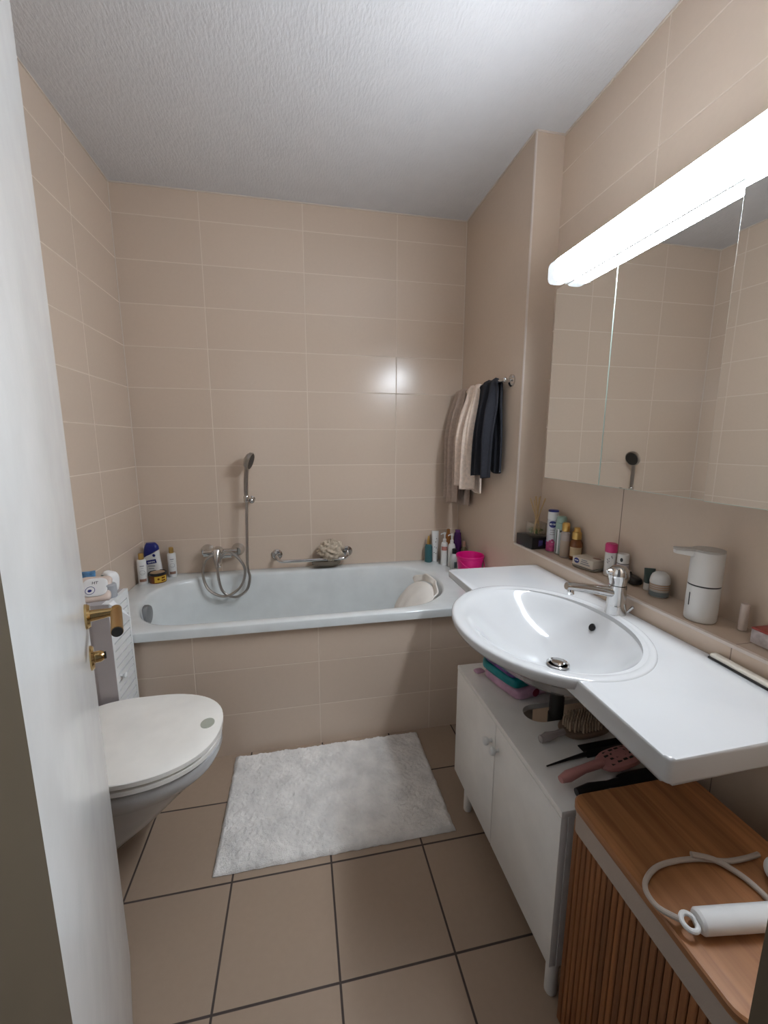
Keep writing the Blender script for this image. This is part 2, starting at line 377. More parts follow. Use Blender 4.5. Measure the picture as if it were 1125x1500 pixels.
MB().lathe([(0.014, -0.024), (0.034, -0.016), (0.047, -0.004), (0.047, 0.010), (0.043, 0.012)], 26, T=hT).build('shower_head', M_steel, hs)
MB().lathe([(0.042, 0.0122), (0.040, 0.014), (0.01, 0.0145)], 24, T=hT).build('spray_face', M_dark, hs)
br = thing('shower_bracket', 'small chrome wall bracket holding the hand shower', 'bracket', (0.560, 0, 0.988))
MB().lathe([(0.02, 0), (0.02, 0.008), (0.012, 0.014), (0.011, 0.045)], 20, T=TR(0.012, -0.0005, 0, rx=PI / 2)).build('wall_mount', M_chrome, br)
MB().sup(0.017, 0.017, 0.017, 1, 1, 18, 10, T=TR(0.018, -0.058, 0)).lathe([(0.0135, -0.016), (0.015, -0.008), (0.015, 0.012), (0.0135, 0.016)], 16, T=TR(-0.007, -0.075, 0.012)).build('holder_clip', M_chrome, br)

# ---------------------------------------------------------------- grab rail with soap dish, sponge
gr = thing('grab_rail', 'chrome grab rail with soap dish low on the back wall above the bathtub', 'grab rail', (0.897, 0, 0.66))
MB().tube(smooth_loop([(-0.202, -0.012, 0.004), (-0.200, -0.05, 0.0), (-0.185, -0.075, -0.012), (-0.15, -0.085, -0.016), (0.0, -0.086, -0.016), (0.15, -0.085, -0.016), (0.185, -0.075, -0.012), (0.200, -0.05, 0.0), (0.202, -0.012, 0.004)], 64, False), 0.0095, 14).build('rail', M_chrome, gr)
for s in (-0.202, 0.202):
    MB().lathe([(0.031, 0), (0.031, 0.007), (0.024, 0.014), (0.011, 0.016)], 24, T=TR(s, -0.0005, 0.004, rx=PI / 2)).build('wall_rosette', M_chrome, gr)
M_dish = mat('smoky_clear_plastic', (0.30, 0.25, 0.19), 0.2, trans=0.5)
dr = lambda s, z: [Vector((0.075 + s * 0.085 * math.copysign(abs(math.cos(a)) ** .6, math.cos(a)), -0.055 + s * 0.042 * math.copysign(abs(math.sin(a)) ** .6, math.sin(a)), z)) for a in [2 * PI * k / 32 for k in range(32)]]
MB().rings([dr(0.3, -0.056), dr(0.8, -0.055), dr(0.95, -0.048), dr(1.0, -0.028), dr(0.96, -0.028), dr(0.9, -0.046), dr(0.3, -0.051)], True, True).build('soap_dish', M_dish, gr)
M_pouf = mat('cream_mesh_sponge', (0.52, 0.43, 0.33), 0.9, bump=0.8, bscale=220, var=0.12, vscale=60)
rnd = random.Random(3)
def pouf_f(v):
    n = v.normalized(); a = math.atan2(n.y, n.x); b = math.asin(max(-1, min(1, n.z)))
    k = 1 + 0.10 * math.sin(a * 7 + 3 * math.sin(b * 5)) * math.cos(b) + 0.07 * math.sin(b * 11 + a * 3) + 0.05 * math.sin(a * 17 - b * 13)
    return v * k
o = MB().sup(0.068, 0.048, 0.06, 1, 1, 72, 40, f=pouf_f).build('bath_sponge', M_pouf, None, (1.0, -0.07, 0.692), ang=80)
tag(o, 'ruffled cream net bath sponge lying on the soap dish of the grab rail', 'bath sponge')

# ---------------------------------------------------------------- shell bath pillow
M_shell = mat('off_white_pillow_cloth', (0.74, 0.69, 0.63), 0.85, bump=0.4, bscale=260, var=0.10, vscale=9)
bpil = thing('bath_pillow', 'off-white shell-shaped bath pillow inside the right end of the bathtub', 'bath pillow', (1.405, -0.45, 0.455), R(8))
nrm = TR(0, 0, 0.02, ry=R(-48))
MB().sup(0.128, 0.150, 0.046, 1, 0.9, 96, 30, T=nrm @ TR(0, 0, 0.020), f=lambda v: Vector((v.x, v.y, v.z * (1 + 0.05 * math.cos(13 * math.atan2(v.y + 0.02, v.x + 0.17)))))).build('cushion', M_shell, bpil, ang=80)
def ruff(u, v):
    a = (u - 0.58) * R(125); w = math.sin(a * 10) * 0.009 * v + math.sin(a * 4.3) * 0.007 * v
    rr = 0.132 + 0.030 * v
    return Vector((0.01 + math.cos(a) * rr * 0.95, math.sin(a) * rr * 1.1, 0.024 + w + 0.016 * v))
o = MB().grid(ruff, 140, 5, T=nrm).build('ruffle', M_shell, bpil, ang=80)
sm = o.modifiers.new('thickness', 'SOLIDIFY'); sm.thickness = 0.007

# ---------------------------------------------------------------- towel rail and towels
tr = thing('towel_rail', 'chrome towel rail on the right side wall above the bathtub', 'towel rail', (W, -0.33, 1.575))
MB().tube([(-0.045, -0.285, 0), (-0.045, 0.285, 0)], 0.0085, 14).sup(0.011, 0.011, 0.011, 1, 1, 14, 8, T=TR(-0.045, -0.288, 0)).build('bar', M_chrome, tr)
for s in (-0.27, 0.27):
    MB().lathe([(0.027, 0), (0.027, 0.006), (0.019, 0.012), (0.0095, 0.014), (0.0095, 0.045)], 22, T=TR(-0.0005, s, 0, ry=-PI / 2)).build('wall_mount', M_chrome, tr)
def towel(label, cat, col, y0, y1, yb0, yb1, zf, zb, seed, bulge, nf=2.2, fold=0.015, name='towel'):
    rn = random.Random(seed); ph = [rn.uniform(0, 6.28) for _ in range(4)]
    xb, zt = W - 0.045, 1.575; lf, lb = zt - zf, zt - zb; rr = 0.0132
    arc = PI * rr; tot = lf + arc + lb
    wf = (lf / tot, (lf + arc) / tot)
    ym = (y0 + y1) / 2
    def fn(u, v):
        s = v * tot
        if s < lf: d = lf - s; side = -1
        elif s < lf + arc: d = 0; side = 0
        else: d = s - lf - arc; side = 1
        L = lf if side <= 0 else lb
        k = min(1, d / 0.28); k2 = k * k * (3 - 2 * k)
        yt = y0 + (y1 - y0) * u; yl = yb0 + (yb1 - yb0) * u
        y = yt + (yl - yt) * k2
        f = math.sin(u * 2 * PI * nf + ph[0] + 0.5 * math.sin(d * 5 + ph[1])) + 0.4 * math.sin(u * 2 * PI * nf * 2.3 + ph[2])
        edge = 1 - abs(2 * u - 1) ** 4
        if side == 0:
            t = (s - lf) / arc * PI
            amp = 0.004 * f
            return Vector((xb - math.cos(t) * rr * (1 + 0.0) , y, zt + math.sin(t) * (rr + amp) - 0.010 * abs(2 * u - 1) ** 4))
        amp = (0.005 + fold * min(1, d / 0.12))
        zz = zt - d - 0.010 * abs(2 * u - 1) ** 4 * (1 - k) + 0.006 * math.sin(u * 7 + ph[3]) * (d / L)
        if side < 0:
            x = xb - rr - bulge * k2 - amp * f * 0.9 + 0.004 * (1 - edge)
        else:
            x = min(xb + rr + 0.002 + 0.3 * amp * f, W - 0.010)
        return Vector((x, y, zz))
    base = Vector((xb, ym, min(zf, zb)))
    m = mat(name + '_terry', col, 0.95, bump=0.7, bscale=420, var=0.10, vscale=70)
    o = MB().grid(lambda u, v: fn(u, v) - base, 60, 110).build(name, m, None, base, ang=80)
    sm = o.modifiers.new('thickness', 'SOLIDIFY'); sm.thickness = 0.009; sm.offset = 0
    hb = lambda u, v: fn(u, 0.030 + 0.022 * v) - base + Vector((-0.006, 0, 0))
    tag(o, label, cat, 'towels on the towel rail')
    return o
towel('taupe terry towel at the far end of the towel rail', 'towel', (0.48, 0.375, 0.31), -0.055, -0.20, -0.045, -0.225, 0.965, 0.945, 1, 0.038, fold=0.016)
towel('pale cream terry towel between the taupe and the dark navy towel', 'towel', (0.86, 0.71, 0.60), -0.215, -0.375, -0.22, -0.395, 1.065, 1.04, 5, 0.045, fold=0.018)
towel('dark navy terry towel at the near end of the towel rail', 'towel', (0.020, 0.021, 0.028), -0.39, -0.565, -0.415, -0.585, 1.14, 1.16, 9, 0.030)

# ---------------------------------------------------------------- mirror cabinet and lamp
mc = thing('mirror_cabinet', 'three-door mirror cabinet on the right wall under the long lamp', 'mirror cabinet', (XR, -1.457, 1.17))
MB().box(-0.145, -0.50, 0.0, -0.001, 0.50, 0.665, 0.001).build('carcass', M_white, mc)
def mdoor(ya, yb, ang, hinge):
    w = yb - ya
    # local: hinge at origin, door along +y or -y
    s = 1 if hinge == 'lo' else -1
    d = MB().box(0, min(0, s * w), 0, 0.014, max(0, s * w), 0.665, 0.0008).build('mirror_door', M_glassedge, mc, (-0.164, (ya if s > 0 else yb), 0.0), (0, 0, ang))
    MB().box(-0.0012, min(0, s * w) + 0.0015, 0.0015, -0.0002, max(0, s * w) - 0.0015, 0.6635).build('mirror_pane', M_mirror, d, smooth=False)
    return d
mdoor(0.2055, 0.50, 0, 'lo')
mdoor(-0.148, 0.2035, 0, 'lo')
mdoor(-0.50, -0.150, R(2.2), 'lo')
lp = thing('lamp', 'long white strip lamp glowing above the mirror cabinet', 'lamp', (1.714, -1.457, 1.828))
def oval(y, s=1.0): return [Vector((-0.0005 + s * 0.0305 * math.copysign(abs(math.cos(a)) ** .5, math.cos(a)), y, 0.035 + s * 0.035 * math.copysign(abs(math.sin(a)) ** .5, math.sin(a)))) for a in [2 * PI * k / 24 for k in range(24)]]
MB().rings([oval(-0.43), oval(0.415)], True, True).build('diffuser', M_tubelight, lp)
MB().rings([oval(0.4155), oval(0.446), oval(0.454, 0.95)], True, True).build('end_cap', M_cap, lp)
MB().rings([oval(-0.4305), oval(-0.446), oval(-0.454, 0.95)], True, True).build('end_cap', M_cap, lp)
MB().box(0.0305, -0.445, 0.003, 0.0345, 0.445, 0.0715).box(-0.012, -0.445, 0.0702, 0.036, 0.445, 0.0722).build('added_light_shield', M_white, lp)  # added plates that hold lamp light off the wall and ceiling

# ---------------------------------------------------------------- wash basin
SZ = 0.805; bc = Vector((1.495, -1.393)); ea, eb = 0.243, 0.298; dc = Vector((1.548, -1.41))
wb = thing('wash_basin', 'white ceramic wash basin with wide counter and bulging oval bowl', 'wash basin', (1.595, -1.39, 0.645))
WT = Matrix.Translation((-1.595, 1.39, -0.645))
def er(s, z, N=84):
    c = bc + (dc - bc) * (1 - s) ** 0.8 if s < 1 else bc
    return [Vector((c.x + ea * s * math.cos(2 * PI * k / N), c.y + eb * s * math.sin(2 * PI * k / N), z)) for k in range(N)]
x0, x1, yl_, yr_ = 1.402, W - 0.001, -0.885, -1.895
es = 0.89; xi = (x0 - bc.x) / (ea * es); th = math.acos(xi)
arc = [(bc.x + ea * es * math.cos(t), bc.y + eb * es * math.sin(t)) for t in [th - 2 * th * k / 60 for k in range(61)]]  # from +y side round the back to -y side
rc = 0.012
def corner(cx_, cy_, a0, a1): return [(cx_ + rc * math.cos(a0 + (a1 - a0) * k / 5), cy_ + rc * math.sin(a0 + (a1 - a0) * k / 5)) for k in range(6)]
poly = corner(x0 + rc, yl_ - rc, PI, PI / 2) + [(x1, yl_), (x1, yr_)] + corner(x0 + rc, yr_ + rc, -PI / 2, -PI)
poly = poly + list(reversed(arc))
th_fn = lambda x, y: SZ - (0.024 + (0.048 - 0.024) * (yl_ - y) / (yl_ - yr_))
MB().prism(poly, th_fn, SZ, 0.006, T=WT, seg=3).build('counter', M_ceramic, wb, ang=40)
top = [er(1.0, 0.790), er(1.004, 0.797), er(1.002, 0.803), er(0.993, 0.8065), er(0.975, 0.8080), er(0.94, 0.8075), er(0.915, 0.8062), er(0.89, 0.8035), er(0.86, 0.798), er(0.82, 0.787), er(0.78, 0.7745), er(0.72, 0.756), er(0.64, 0.733), er(0.5, 0.708), er(0.35, 0.691), er(0.2, 0.681), er(0.11, 0.677)]
bot = [er(1.0, 0.790), er(0.988, 0.781), er(0.93, 0.770), er(0.85, 0.752), er(0.74, 0.722), er(0.6, 0.690), er(0.42, 0.664), er(0.25, 0.652), er(0.11, 0.648)]
MB().rings(list(reversed(bot)) + top[1:], True, True, T=WT).build('bowl', M_ceramic, wb, ang=60)
MB().lathe([(0.030, 0.0), (0.031, 0.003), (0.028, 0.005), (0.026, 0.003), (0.024, 0.0)], 28, T=WT @ TR(dc.x - .006, dc.y, 0.6815)).lathe([(0.019, 0), (0.020, 0.006), (0.017, 0.009), (0.006, 0.010)], 24, T=WT @ TR(dc.x - .006, dc.y, 0.6835)).build('drain_plug', M_chrome, wb)
MB().lathe([(0.0105, 0), (0.0115, 0.002), (0.0095, 0.0035)], 18, T=WT @ TR(1.683, -1.362, 0.757, ry=R(-62), rz=R(8))).build('overflow_hole', M_black, wb)
MB().lathe([(0.017, 0.03), (0.017, 0.40), (0.022, 0.40), (0.022, 0.44), (0.020, 0.44), (0.020, 0.563)], 20, T=WT @ TR(dc.x, dc.y, 0.085)).build('drain_pipe', M_dark, wb)

# ---------------------------------------------------------------- basin tap
tp = thing('basin_tap', 'chrome single-lever tap standing on the wash basin', 'tap', (1.742, -1.378, 0.8095))
MB().lathe([(0.029, -0.004), (0.0285, 0.004), (0.027, 0.022), (0.0268, 0.0235), (0.0265, 0.025), (0.0245, 0.055), (0.0240, 0.082)], 30).build('tap_body', M_chrome, tp)
MB().lathe([(0.0232, 0.084), (0.024, 0.094), (0.0275, 0.104), (0.0285, 0.114), (0.0265, 0.127), (0.019, 0.137), (0.006, 0.141)], 30).tube([(-0.012, 0.002, 0.118), (-0.028, 0.004, 0.124), (-0.036, 0.005, 0.122)], 0.012, 14, rad=[0.014, 0.010, 0.006]).build('tap_lever', M_chrome, tp)
MB().tube([(-0.005, 0.002, 0.058), (-0.05, 0.004, 0.068), (-0.10, 0.006, 0.077), (-0.150, 0.008, 0.085), (-0.163, 0.0085, 0.087)], 0.012, 18, rad=[0.0165, 0.0145, 0.013, 0.0125, 0.0105]).lathe([(0.0095, -0.020), (0.010, -0.003), (0.008, 0.0)], 16, T=TR(-0.150, 0.008, 0.082, ry=R(-6))).build('spout', M_chrome, tp)
MB().tube([(0.018, -0.022, 0.004), (0.026, -0.036, 0.026)], 0.0035, 10, rad=[0.003, 0.0045]).build('pop_up_rod', M_chrome, tp)

# ---------------------------------------------------------------- under-basin cabinet
uc = thing('basin_cabinet', 'white two-door cabinet on round legs under the wash basin', 'cabinet', (1.575, -1.393, 0))
# front plane x=1.37, y -1.095..-1.69, z .10-.52; local offsets
fx = 1.370 - 1.575; bx_ = 1.668 - 1.575; ya, yb = -0.306, 0.297
# top board with U-shaped cut-out open to the back
cy_ = 0.002; hw = 0.040; xe = -0.117
cut = [(bx_, cy_ + hw)] + [(xe + hw - hw * math.sin(PI * k / 14) , cy_ + hw * math.cos(PI * k / 14)) for k in range(15)] + [(bx_, cy_ - hw)]
MB().prism([(fx, ya), (fx, yb), (bx_, yb)] + cut + [(bx_, ya)], 0.503, 0.52, 0.0015).build('top_board', M_white, uc)
MB().box(fx + 0.018, ya, 0.10, bx_, ya + 0.016, 0.503).box(fx + 0.018, yb - 0.016, 0.10, bx_, yb, 0.503).box(fx + 0.018, ya + 0.016, 0.10, bx_, yb - 0.016, 0.116).build('carcass', M_white, uc)
for a, b, ks in ((ya + 0.001, -0.002, -0.02), (0.002 - 0.002 + 0.0015, yb - 0.001, 0.022)):
    d = MB().box(fx, a, 0.102, fx + 0.017, b, 0.502, 0.0012).build('door', M_white, uc)
    MB().lathe([(0.006, 0), (0.005, 0.008), (0.011, 0.014), (0.0125, 0.020), (0.010, 0.025), (0.003, 0.027)], 20, T=TR(fx, ks, 0.437, ry=-PI / 2)).build('knob', M_whitep, d)
for X in (1.388 - 1.575, 0.065):
    for Y in (ya + 0.020, yb - 0.078):
        MB().lathe([(0.013, 0), (0.0145, 0.003), (0.0145, 0.10)], 18, T=TR(X + 0.006, Y, 0)).build('leg', M_white, uc)

# packs of wipes and pads on the cabinet
def pack(name, label, cat, loc, rz, a, b, c, m, deco=None, group=None, e=(0.35, 0.35)):
    t = thing(name, label, cat, loc, rz, group)
    MB().sup(a, b, c, e[0], e[1], 40, 16, T=TR(0, 0, c), f=lambda v: Vector((v.x + 0.002 * math.sin(v.y * 90), v.y + 0.0015 * math.sin(v.x * 110 + v.z * 60), v.z * (1 + 0.10 * math.sin(v.x * 50 + v.y * 37))))).build('wrapper', m, t, ang=60)
    if deco: deco(t)
    return t
M_pink = mat('pink_film', (0.52, 0.30, 0.42), 0.35, var=0.15, vscale=30)
M_teal = mat('teal_film', (0.005, 0.20, 0.22), 0.3, var=0.25, vscale=25)
M_purple = mat('purple_film', (0.075, 0.025, 0.16), 0.3, var=0.3, vscale=40)
M_red = mat('dark_red_print', (0.25, 0.02, 0.05), 0.4)
def deco_pink(t):
    MB().lathe([(0.013, 0), (0.013, 0.0008)], 22, T=TR(-0.012, -0.0905, 0.018, rx=PI / 2), sy=1.0).build('red_print', M_red, t)
    MB().sup(0.018, 0.014, 0.006, 1, 0.5, 18, 8, T=TR(-0.095, 0.085, 0.015)).build('crimped_end', M_pink, t)
pack('pad_pack', 'pink plastic pack lying on the cabinet under the teal pack', 'pack', (1.528, -1.234, 0.521), R(12), 0.086, 0.090, 0.0175, M_pink, deco_pink)
def deco_teal(t):
    MB().sup(0.0785, 0.082, 0.022, 0.3, 0.35, 36, 12, T=TR(-0.002, 0.000, 0.0535), f=lambda v: v * (1 + 0.03 * math.sin(v.y * 80))).build('purple_top', M_purple, t)
    MB().box(-0.0835, -0.055, 0.042, -0.0795, -0.005, 0.066, 0.0004).build('print_panel', mat('violet_print', (0.16, 0.05, 0.26), 0.4), t)
pack('pad_pack', 'teal and purple pack stacked on the pink pack under the basin', 'pack', (1.512, -1.232, 0.557), R(14), 0.080, 0.086, 0.0165, M_teal, deco_teal)

# brushes and combs on the cabinet top, z = .521
CT = 0.5205
M_brown = mat('wooden_brush', (0.15, 0.10, 0.07), 0.5, var=0.15)
M_bristle = mat('tan_bristles', (0.36, 0.27, 0.19), 0.8, var=0.2, vscale=80)
M_clear = mat('grey_translucent_handle', (0.33, 0.29, 0.28), 0.25)
M_rose = mat('rose_plastic', (0.46, 0.21, 0.20), 0.38)
hb = thing('hairbrush', 'hairbrush with grey handle and rows of tan bristles on the cabinet', 'hairbrush', (1.52, -1.495, CT), R(4))
MB().tube([(-0.078, -0.004, 0.012), (-0.06, -0.003, 0.014), (-0.03, 0.0, 0.014), (-0.005, 0.003, 0.014)], 0.01, 14, rad=[0.009, 0.0125, 0.008, 0.009]).sup(0.006, 0.010, 0.010, 1, 1, 14, 8, T=TR(-0.080, -0.004, 0.0125)).build('handle', M_clear, hb)
MB().sup(0.072, 0.040, 0.010, 0.6, 0.7, 36, 12, T=TR(0.065, 0.008, 0.012)).build('head', M_brown, hb)
b_ = MB()
for i in range(13):
    for j in range(8):
        X = 0.008 + i * 0.0095; Y = -0.022 + j * 0.0085
        if ((X - 0.065) / 0.066) ** 2 + ((Y - 0.008) / 0.036) ** 2 < 1: b_.lathe([(0.0034, 0.018), (0.0030, 0.042), (0.0016, 0.045)], 6, T=TR(X, Y, 0))
b_.build('bristles', M_bristle, hb)['kind'] = 'stuff'
tc_ = thing('tail_comb', 'black pin-tail comb between the tan hairbrush and the pink brush', 'comb', (1.52, -1.572, CT), R(2))
MB().tube([(-0.112, -0.006, 0.004), (-0.05, 0, 0.005), (0.01, 0.004, 0.006)], 0.004, 10, rad=[0.0018, 0.0035, 0.006]).build('tail', M_black, tc_)
b_ = MB().box(0.005, -0.004, 0.001, 0.13, 0.012, 0.009, 0.001)
for i in range(40): b_.box(0.008 + i * 0.003, 0.011, 0.003, 0.0093 + i * 0.003, 0.036, 0.0065)
b_.build('comb_blade', M_black, tc_)
pb = thing('vent_brush', 'dusty pink vented hairbrush with slots lying on the cabinet edge', 'hairbrush', (1.52, -1.624, CT + 0.017), R(9))
def vent_rows(s):
    return [Vector((0.062 + 0.066 * s * math.copysign(abs(math.cos(a)) ** .8, math.cos(a)), 0.030 * s * math.copysign(abs(math.sin(a)) ** .75, math.sin(a)), 0)) for a in [2 * PI * k / 40 for k in range(40)]]
MB().rings([[p + Vector((0, 0, 0.004)) for p in vent_rows(0.5)], [p + Vector((0, 0, 0.003)) for p in vent_rows(0.98)], [p + Vector((0, 0, 0.008)) for p in vent_rows(1.0)], [p + Vector((0, 0, 0.013)) for p in vent_rows(0.94)], [p + Vector((0, 0, 0.019)) for p in vent_rows(0.6)], [p + Vector((0, 0, 0.021)) for p in vent_rows(0.25)]], True, True).build('head', M_rose, pb)
MB().tube([(-0.122, -0.003, 0.009), (-0.10, -0.003, 0.011), (-0.05, 0, 0.012), (0.005, 0, 0.012)], 0.01, 14, rad=[0.008, 0.0125, 0.0095, 0.011]).build('handle', M_rose, pb)
for i in range(5):
    for j in range(4):
        X = 0.025 + i * 0.018 + (j % 2) * 0.007; Y = -0.0165 + j * 0.011
        s = ((X - 0.062) ** 2 / 0.066 ** 2 + Y * Y / 0.03 ** 2) ** 0.5
        if s < 0.86:
            zt = 0.021 - 0.002 * min(1, s / 0.6) - (max(0, s - 0.6) / 0.34) * 0.006
            MB().box(-0.0062, -0.0026, -0.001, 0.0062, 0.0026, 0.0006, 0.0003, 1, T=TR(X, Y, zt)).build('vent_slot', M_dark, pb)
db = thing('flat_brush', 'black flat hairbrush lying beside the pink vented brush', 'hairbrush', (1.53, -1.664, CT), R(1))
MB().tube([(-0.105, -0.004, 0.010), (-0.07, -0.003, 0.012), (-0.02, 0, 0.010), (0.01, 0, 0.010)], 0.01, 14, rad=[0.009, 0.012, 0.008, 0.010]).build('handle', M_black, db)
MB().sup(0.075, 0.020, 0.009, 0.5, 0.6, 32, 10, T=TR(0.08, 0, 0.0095)).build('head', M_black, db)

# ---------------------------------------------------------------- laundry hamper with the white device on its lid
hm = thing('laundry_hamper', 'slatted bamboo laundry hamper with flat lid at the right foreground', 'laundry hamper', (1.52, -1.893, 0))
def rrect(hx_, hy_, r, z, k=6):
    out = []
    for sx, sy, a0 in ((1, 1, 0), (-1, 1, 90), (-1, -1, 180), (1, -1, 270)):
        for i in range(k + 1):
            a = R(a0 + 90 * i / k); out.append(Vector((sx * (hx_ - r) + r * math.cos(a), sy * (hy_ - r) + r * math.sin(a), z)))
    return out
ns = 17; b_ = MB()
hX, hY = 0.138, 0.168
MB().box(-hX + 0.004, -hY + 0.004, 0.01, hX - 0.004, hY - 0.004, 0.535, 0.004).build('body', M_bamboo, hm)
b_ = MB()
for i in range(24):
    w = 2 * hY / 24; b_.box(-hX - 0.003, -hY + i * w + 0.0009, 0.004, -hX + 0.004, -hY + (i + 1) * w - 0.0009, 0.53, 0.0015, 1)
    b_.box(hX - 0.004, -hY + i * w + 0.0009, 0.004, hX + 0.003, -hY + (i + 1) * w - 0.0009, 0.53, 0.0015, 1)
for i in range(19):
    w = 2 * hX / 19
    for s in (-1, 1): b_.box(-hX + i * w + 0.0006, s * hY - 0.004, 0.004, -hX + (i + 1) * w - 0.0006, s * hY + 0.003, 0.53, 0.0015, 1)
b_.build('slats', M_bamboo, hm)
MB().rings([rrect(hX + 0.001, hY + 0.001, 0.02, 0.505), rrect(hX + 0.006, hY + 0.004, 0.02, 0.51), rrect(hX + 0.0065, hY + 0.0045, 0.02, 0.555), rrect(hX + 0.004, hY + 0.003, 0.02, 0.560)], True, True).build('cloth_liner', M_linen, hm)
MB().rings([rrect(0.146, 0.176, 0.028, 0.560), rrect(0.1485, 0.179, 0.028, 0.562), rrect(0.1485, 0.179, 0.028, 0.573), rrect(0.146, 0.1765, 0.028, 0.576), rrect(0.12, 0.15, 0.02, 0.5764)], True, True).build('lid', M_lid, hm)
HZ = 0.5768
dv = thing('hair_styler', 'white cylindrical hair styling wand lying on the hamper lid', 'hair styler', (1.405, -1.968, HZ), R(-8))
MB().lathe([(0.0135, 0.0), (0.0165, 0.004), (0.0168, 0.05), (0.0168, 0.24), (0.014, 0.245)], 28, T=TR(0.0, 0, 0.0168, ry=PI / 2)).build('barrel', M_whitep, dv)
MB().tube([(-0.012 + 0.0105 * math.cos(a), 0.011 * math.sin(a), 0.0168 + 0.002 * math.sin(a)) for a in [2 * PI * k / 22 for k in range(22)]], 0.0038, 10, closed=True).build('hanging_loop', M_whitep, dv)
cord = [(-0.022, 0.004, 0.016), (-0.04, 0.03, 0.008), (-0.036, 0.062, 0.005), (0.0, 0.088, 0.005), (0.045, 0.098, 0.005), (0.09, 0.098, 0.006), (0.13, 0.092, 0.006), (0.165, 0.094, 0.006), (0.20, 0.10, 0.006)]
MB().tube(smooth_loop(cord, 120, False), 0.0042, 10).tube(smooth_loop([(0.075, 0.101, 0.013), (0.11, 0.092, 0.010), (0.135, 0.07, 0.006), (0.145, 0.045, 0.005), (0.146, 0.022, 0.006)], 50, False), 0.0048, 10).build('cord', mat('greige_cord', (0.42, 0.36, 0.31), 0.6), dv)
o = MB().sup(0.021, 0.021, 0.021, 1, 1, 28, 16, T=TR(0, 0, 0.021)).build('plug_ball', M_whitep, None, (1.604, -1.938, HZ))
tag(o, 'white round knob-like piece beside the styling wand on the hamper lid', 'ball')

# ---------------------------------------------------------------- slim case on the counter
tc2 = thing('slim_case', 'slim cream plastic case lying along the ledge on the basin counter', 'case', (1.772, -1.735, SZ + 0.0005), R(-3))
MB().box(-0.012, -0.088, 0.004, 0.008, 0.088, 0.013, 0.004).build('case_lid', mat('cream_case', (0.78, 0.73, 0.64), 0.4), tc2)
MB().box(-0.013, -0.09, 0.0, 0.009, 0.09, 0.0045, 0.001).build('case_base', M_dark, tc2)
MB().lathe([(0.0052, 0), (0.0052, 0.002), (0.003, 0.003)], 16, T=TR(-0.003, -0.062, 0.013)).build('button', M_chrome, tc2)

# ---------------------------------------------------------------- toilet
tl = thing('toilet', 'white wall-hung toilet with closed lid beside the open door', 'toilet', (0.30, -1.13, 0.0))
def dshape(L0, L1, hw, z, N=56, p=2.3):
    """D outline: tip at x=L1, back at x=L0"""
    out = []
    c = L0 + (L1 - L0) * 0.48
    for k in range(N):
        a = 2 * PI * k / N; ca, sa = math.cos(a), math.sin(a)
        ax = (L1 - c) if ca > 0 else (c - L0)
        e = 2 / p if ca > 0 else 2 / 3.2
        out.append(Vector((c + ax * math.copysign(abs(ca) ** e, ca) - 0.30, hw * math.copysign(abs(sa) ** (2 / p if ca > 0 else 2 / 3.2), sa), z)))
    return out
MB().rings([dshape(0.10, 0.572, 0.196, 0.4145), dshape(0.098, 0.576, 0.1985, 0.416), dshape(0.098, 0.576, 0.1985, 0.429), dshape(0.10, 0.573, 0.196, 0.431), dshape(0.15, 0.51, 0.14, 0.4325)], True, True).build('lid', M_seat, tl)
MB().lathe([(0.0205, 0), (0.0205, 0.002), (0.018, 0.0026)], 24, T=TR(0.533 - 0.30, 0.007, 0.4318), sy=1.15).build('lid_button', mat('grey_green_pad', (0.40, 0.41, 0.34), 0.5), tl)
MB().rings([dshape(0.10, 0.566, 0.190, 0.391), dshape(0.098, 0.572, 0.196, 0.393), dshape(0.098, 0.572, 0.196, 0.405), dshape(0.10, 0.566, 0.190, 0.408), dshape(0.12, 0.53, 0.16, 0.4085)], True, True).build('seat', M_seat, tl)
MB().rings([dshape(0.0015, 0.560, 0.184, 0.386), dshape(0.0015, 0.570, 0.192, 0.381), dshape(0.0015, 0.572, 0.194, 0.365), dshape(0.0015, 0.560, 0.187, 0.338), dshape(0.0015, 0.540, 0.176, 0.318), dshape(0.0015, 0.522, 0.168, 0.305), dshape(0.0015, 0.462, 0.152, 0.25), dshape(0.0015, 0.40, 0.138, 0.19), dshape(0.0015, 0.325, 0.125, 0.13), dshape(0.0015, 0.22, 0.11, 0.085), dshape(0.0015, 0.12, 0.09, 0.07)], True, True).build('bowl', M_ceramic, tl)
MB().box(0.002 - 0.30, -0.12, 0.3865, 0.097 - 0.30, 0.12, 0.418, 0.004).build('hinge_block', M_seat, tl)

# ---------------------------------------------------------------- louvre cabinet between toilet and tub
lc = thing('louvre_cabinet', 'narrow white louvred cabinet between toilet and bathtub', 'cabinet', (0.10, -0.845, 0))
M_side = mat('shaded_white_board', (0.42, 0.385, 0.385), 0.6)  # shade of the white cabinet's side is put into this grey
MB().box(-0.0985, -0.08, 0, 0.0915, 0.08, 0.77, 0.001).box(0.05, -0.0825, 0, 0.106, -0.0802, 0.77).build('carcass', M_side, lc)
d = MB().box(0.092, -0.08, 0.33, 0.106, -0.067, 0.74).box(0.092, 0.067, 0.33, 0.106, 0.08, 0.74).box(0.092, -0.08, 0.74, 0.106, 0.08, 0.77).box(0.092, -0.08, 0.30, 0.106, 0.08, 0.33)
d.box(0.092, -0.08, 0.01, 0.106, 0.08, 0.298)
for i in range(14): d.box(0.0955, -0.0675, 0.3345 + i * 0.029, 0.1045, 0.0675, 0.3345 + i * 0.029 + 0.0235)
d = d.build('louvre_door', M_whitep, lc)
MB().lathe([(0.005, 0), (0.004, 0.006), (0.009, 0.011), (0.010, 0.016), (0.006, 0.021)], 18, T=TR(0.106, -0.045, 0.495, ry=PI / 2)).build('knob', M_whitep, d)
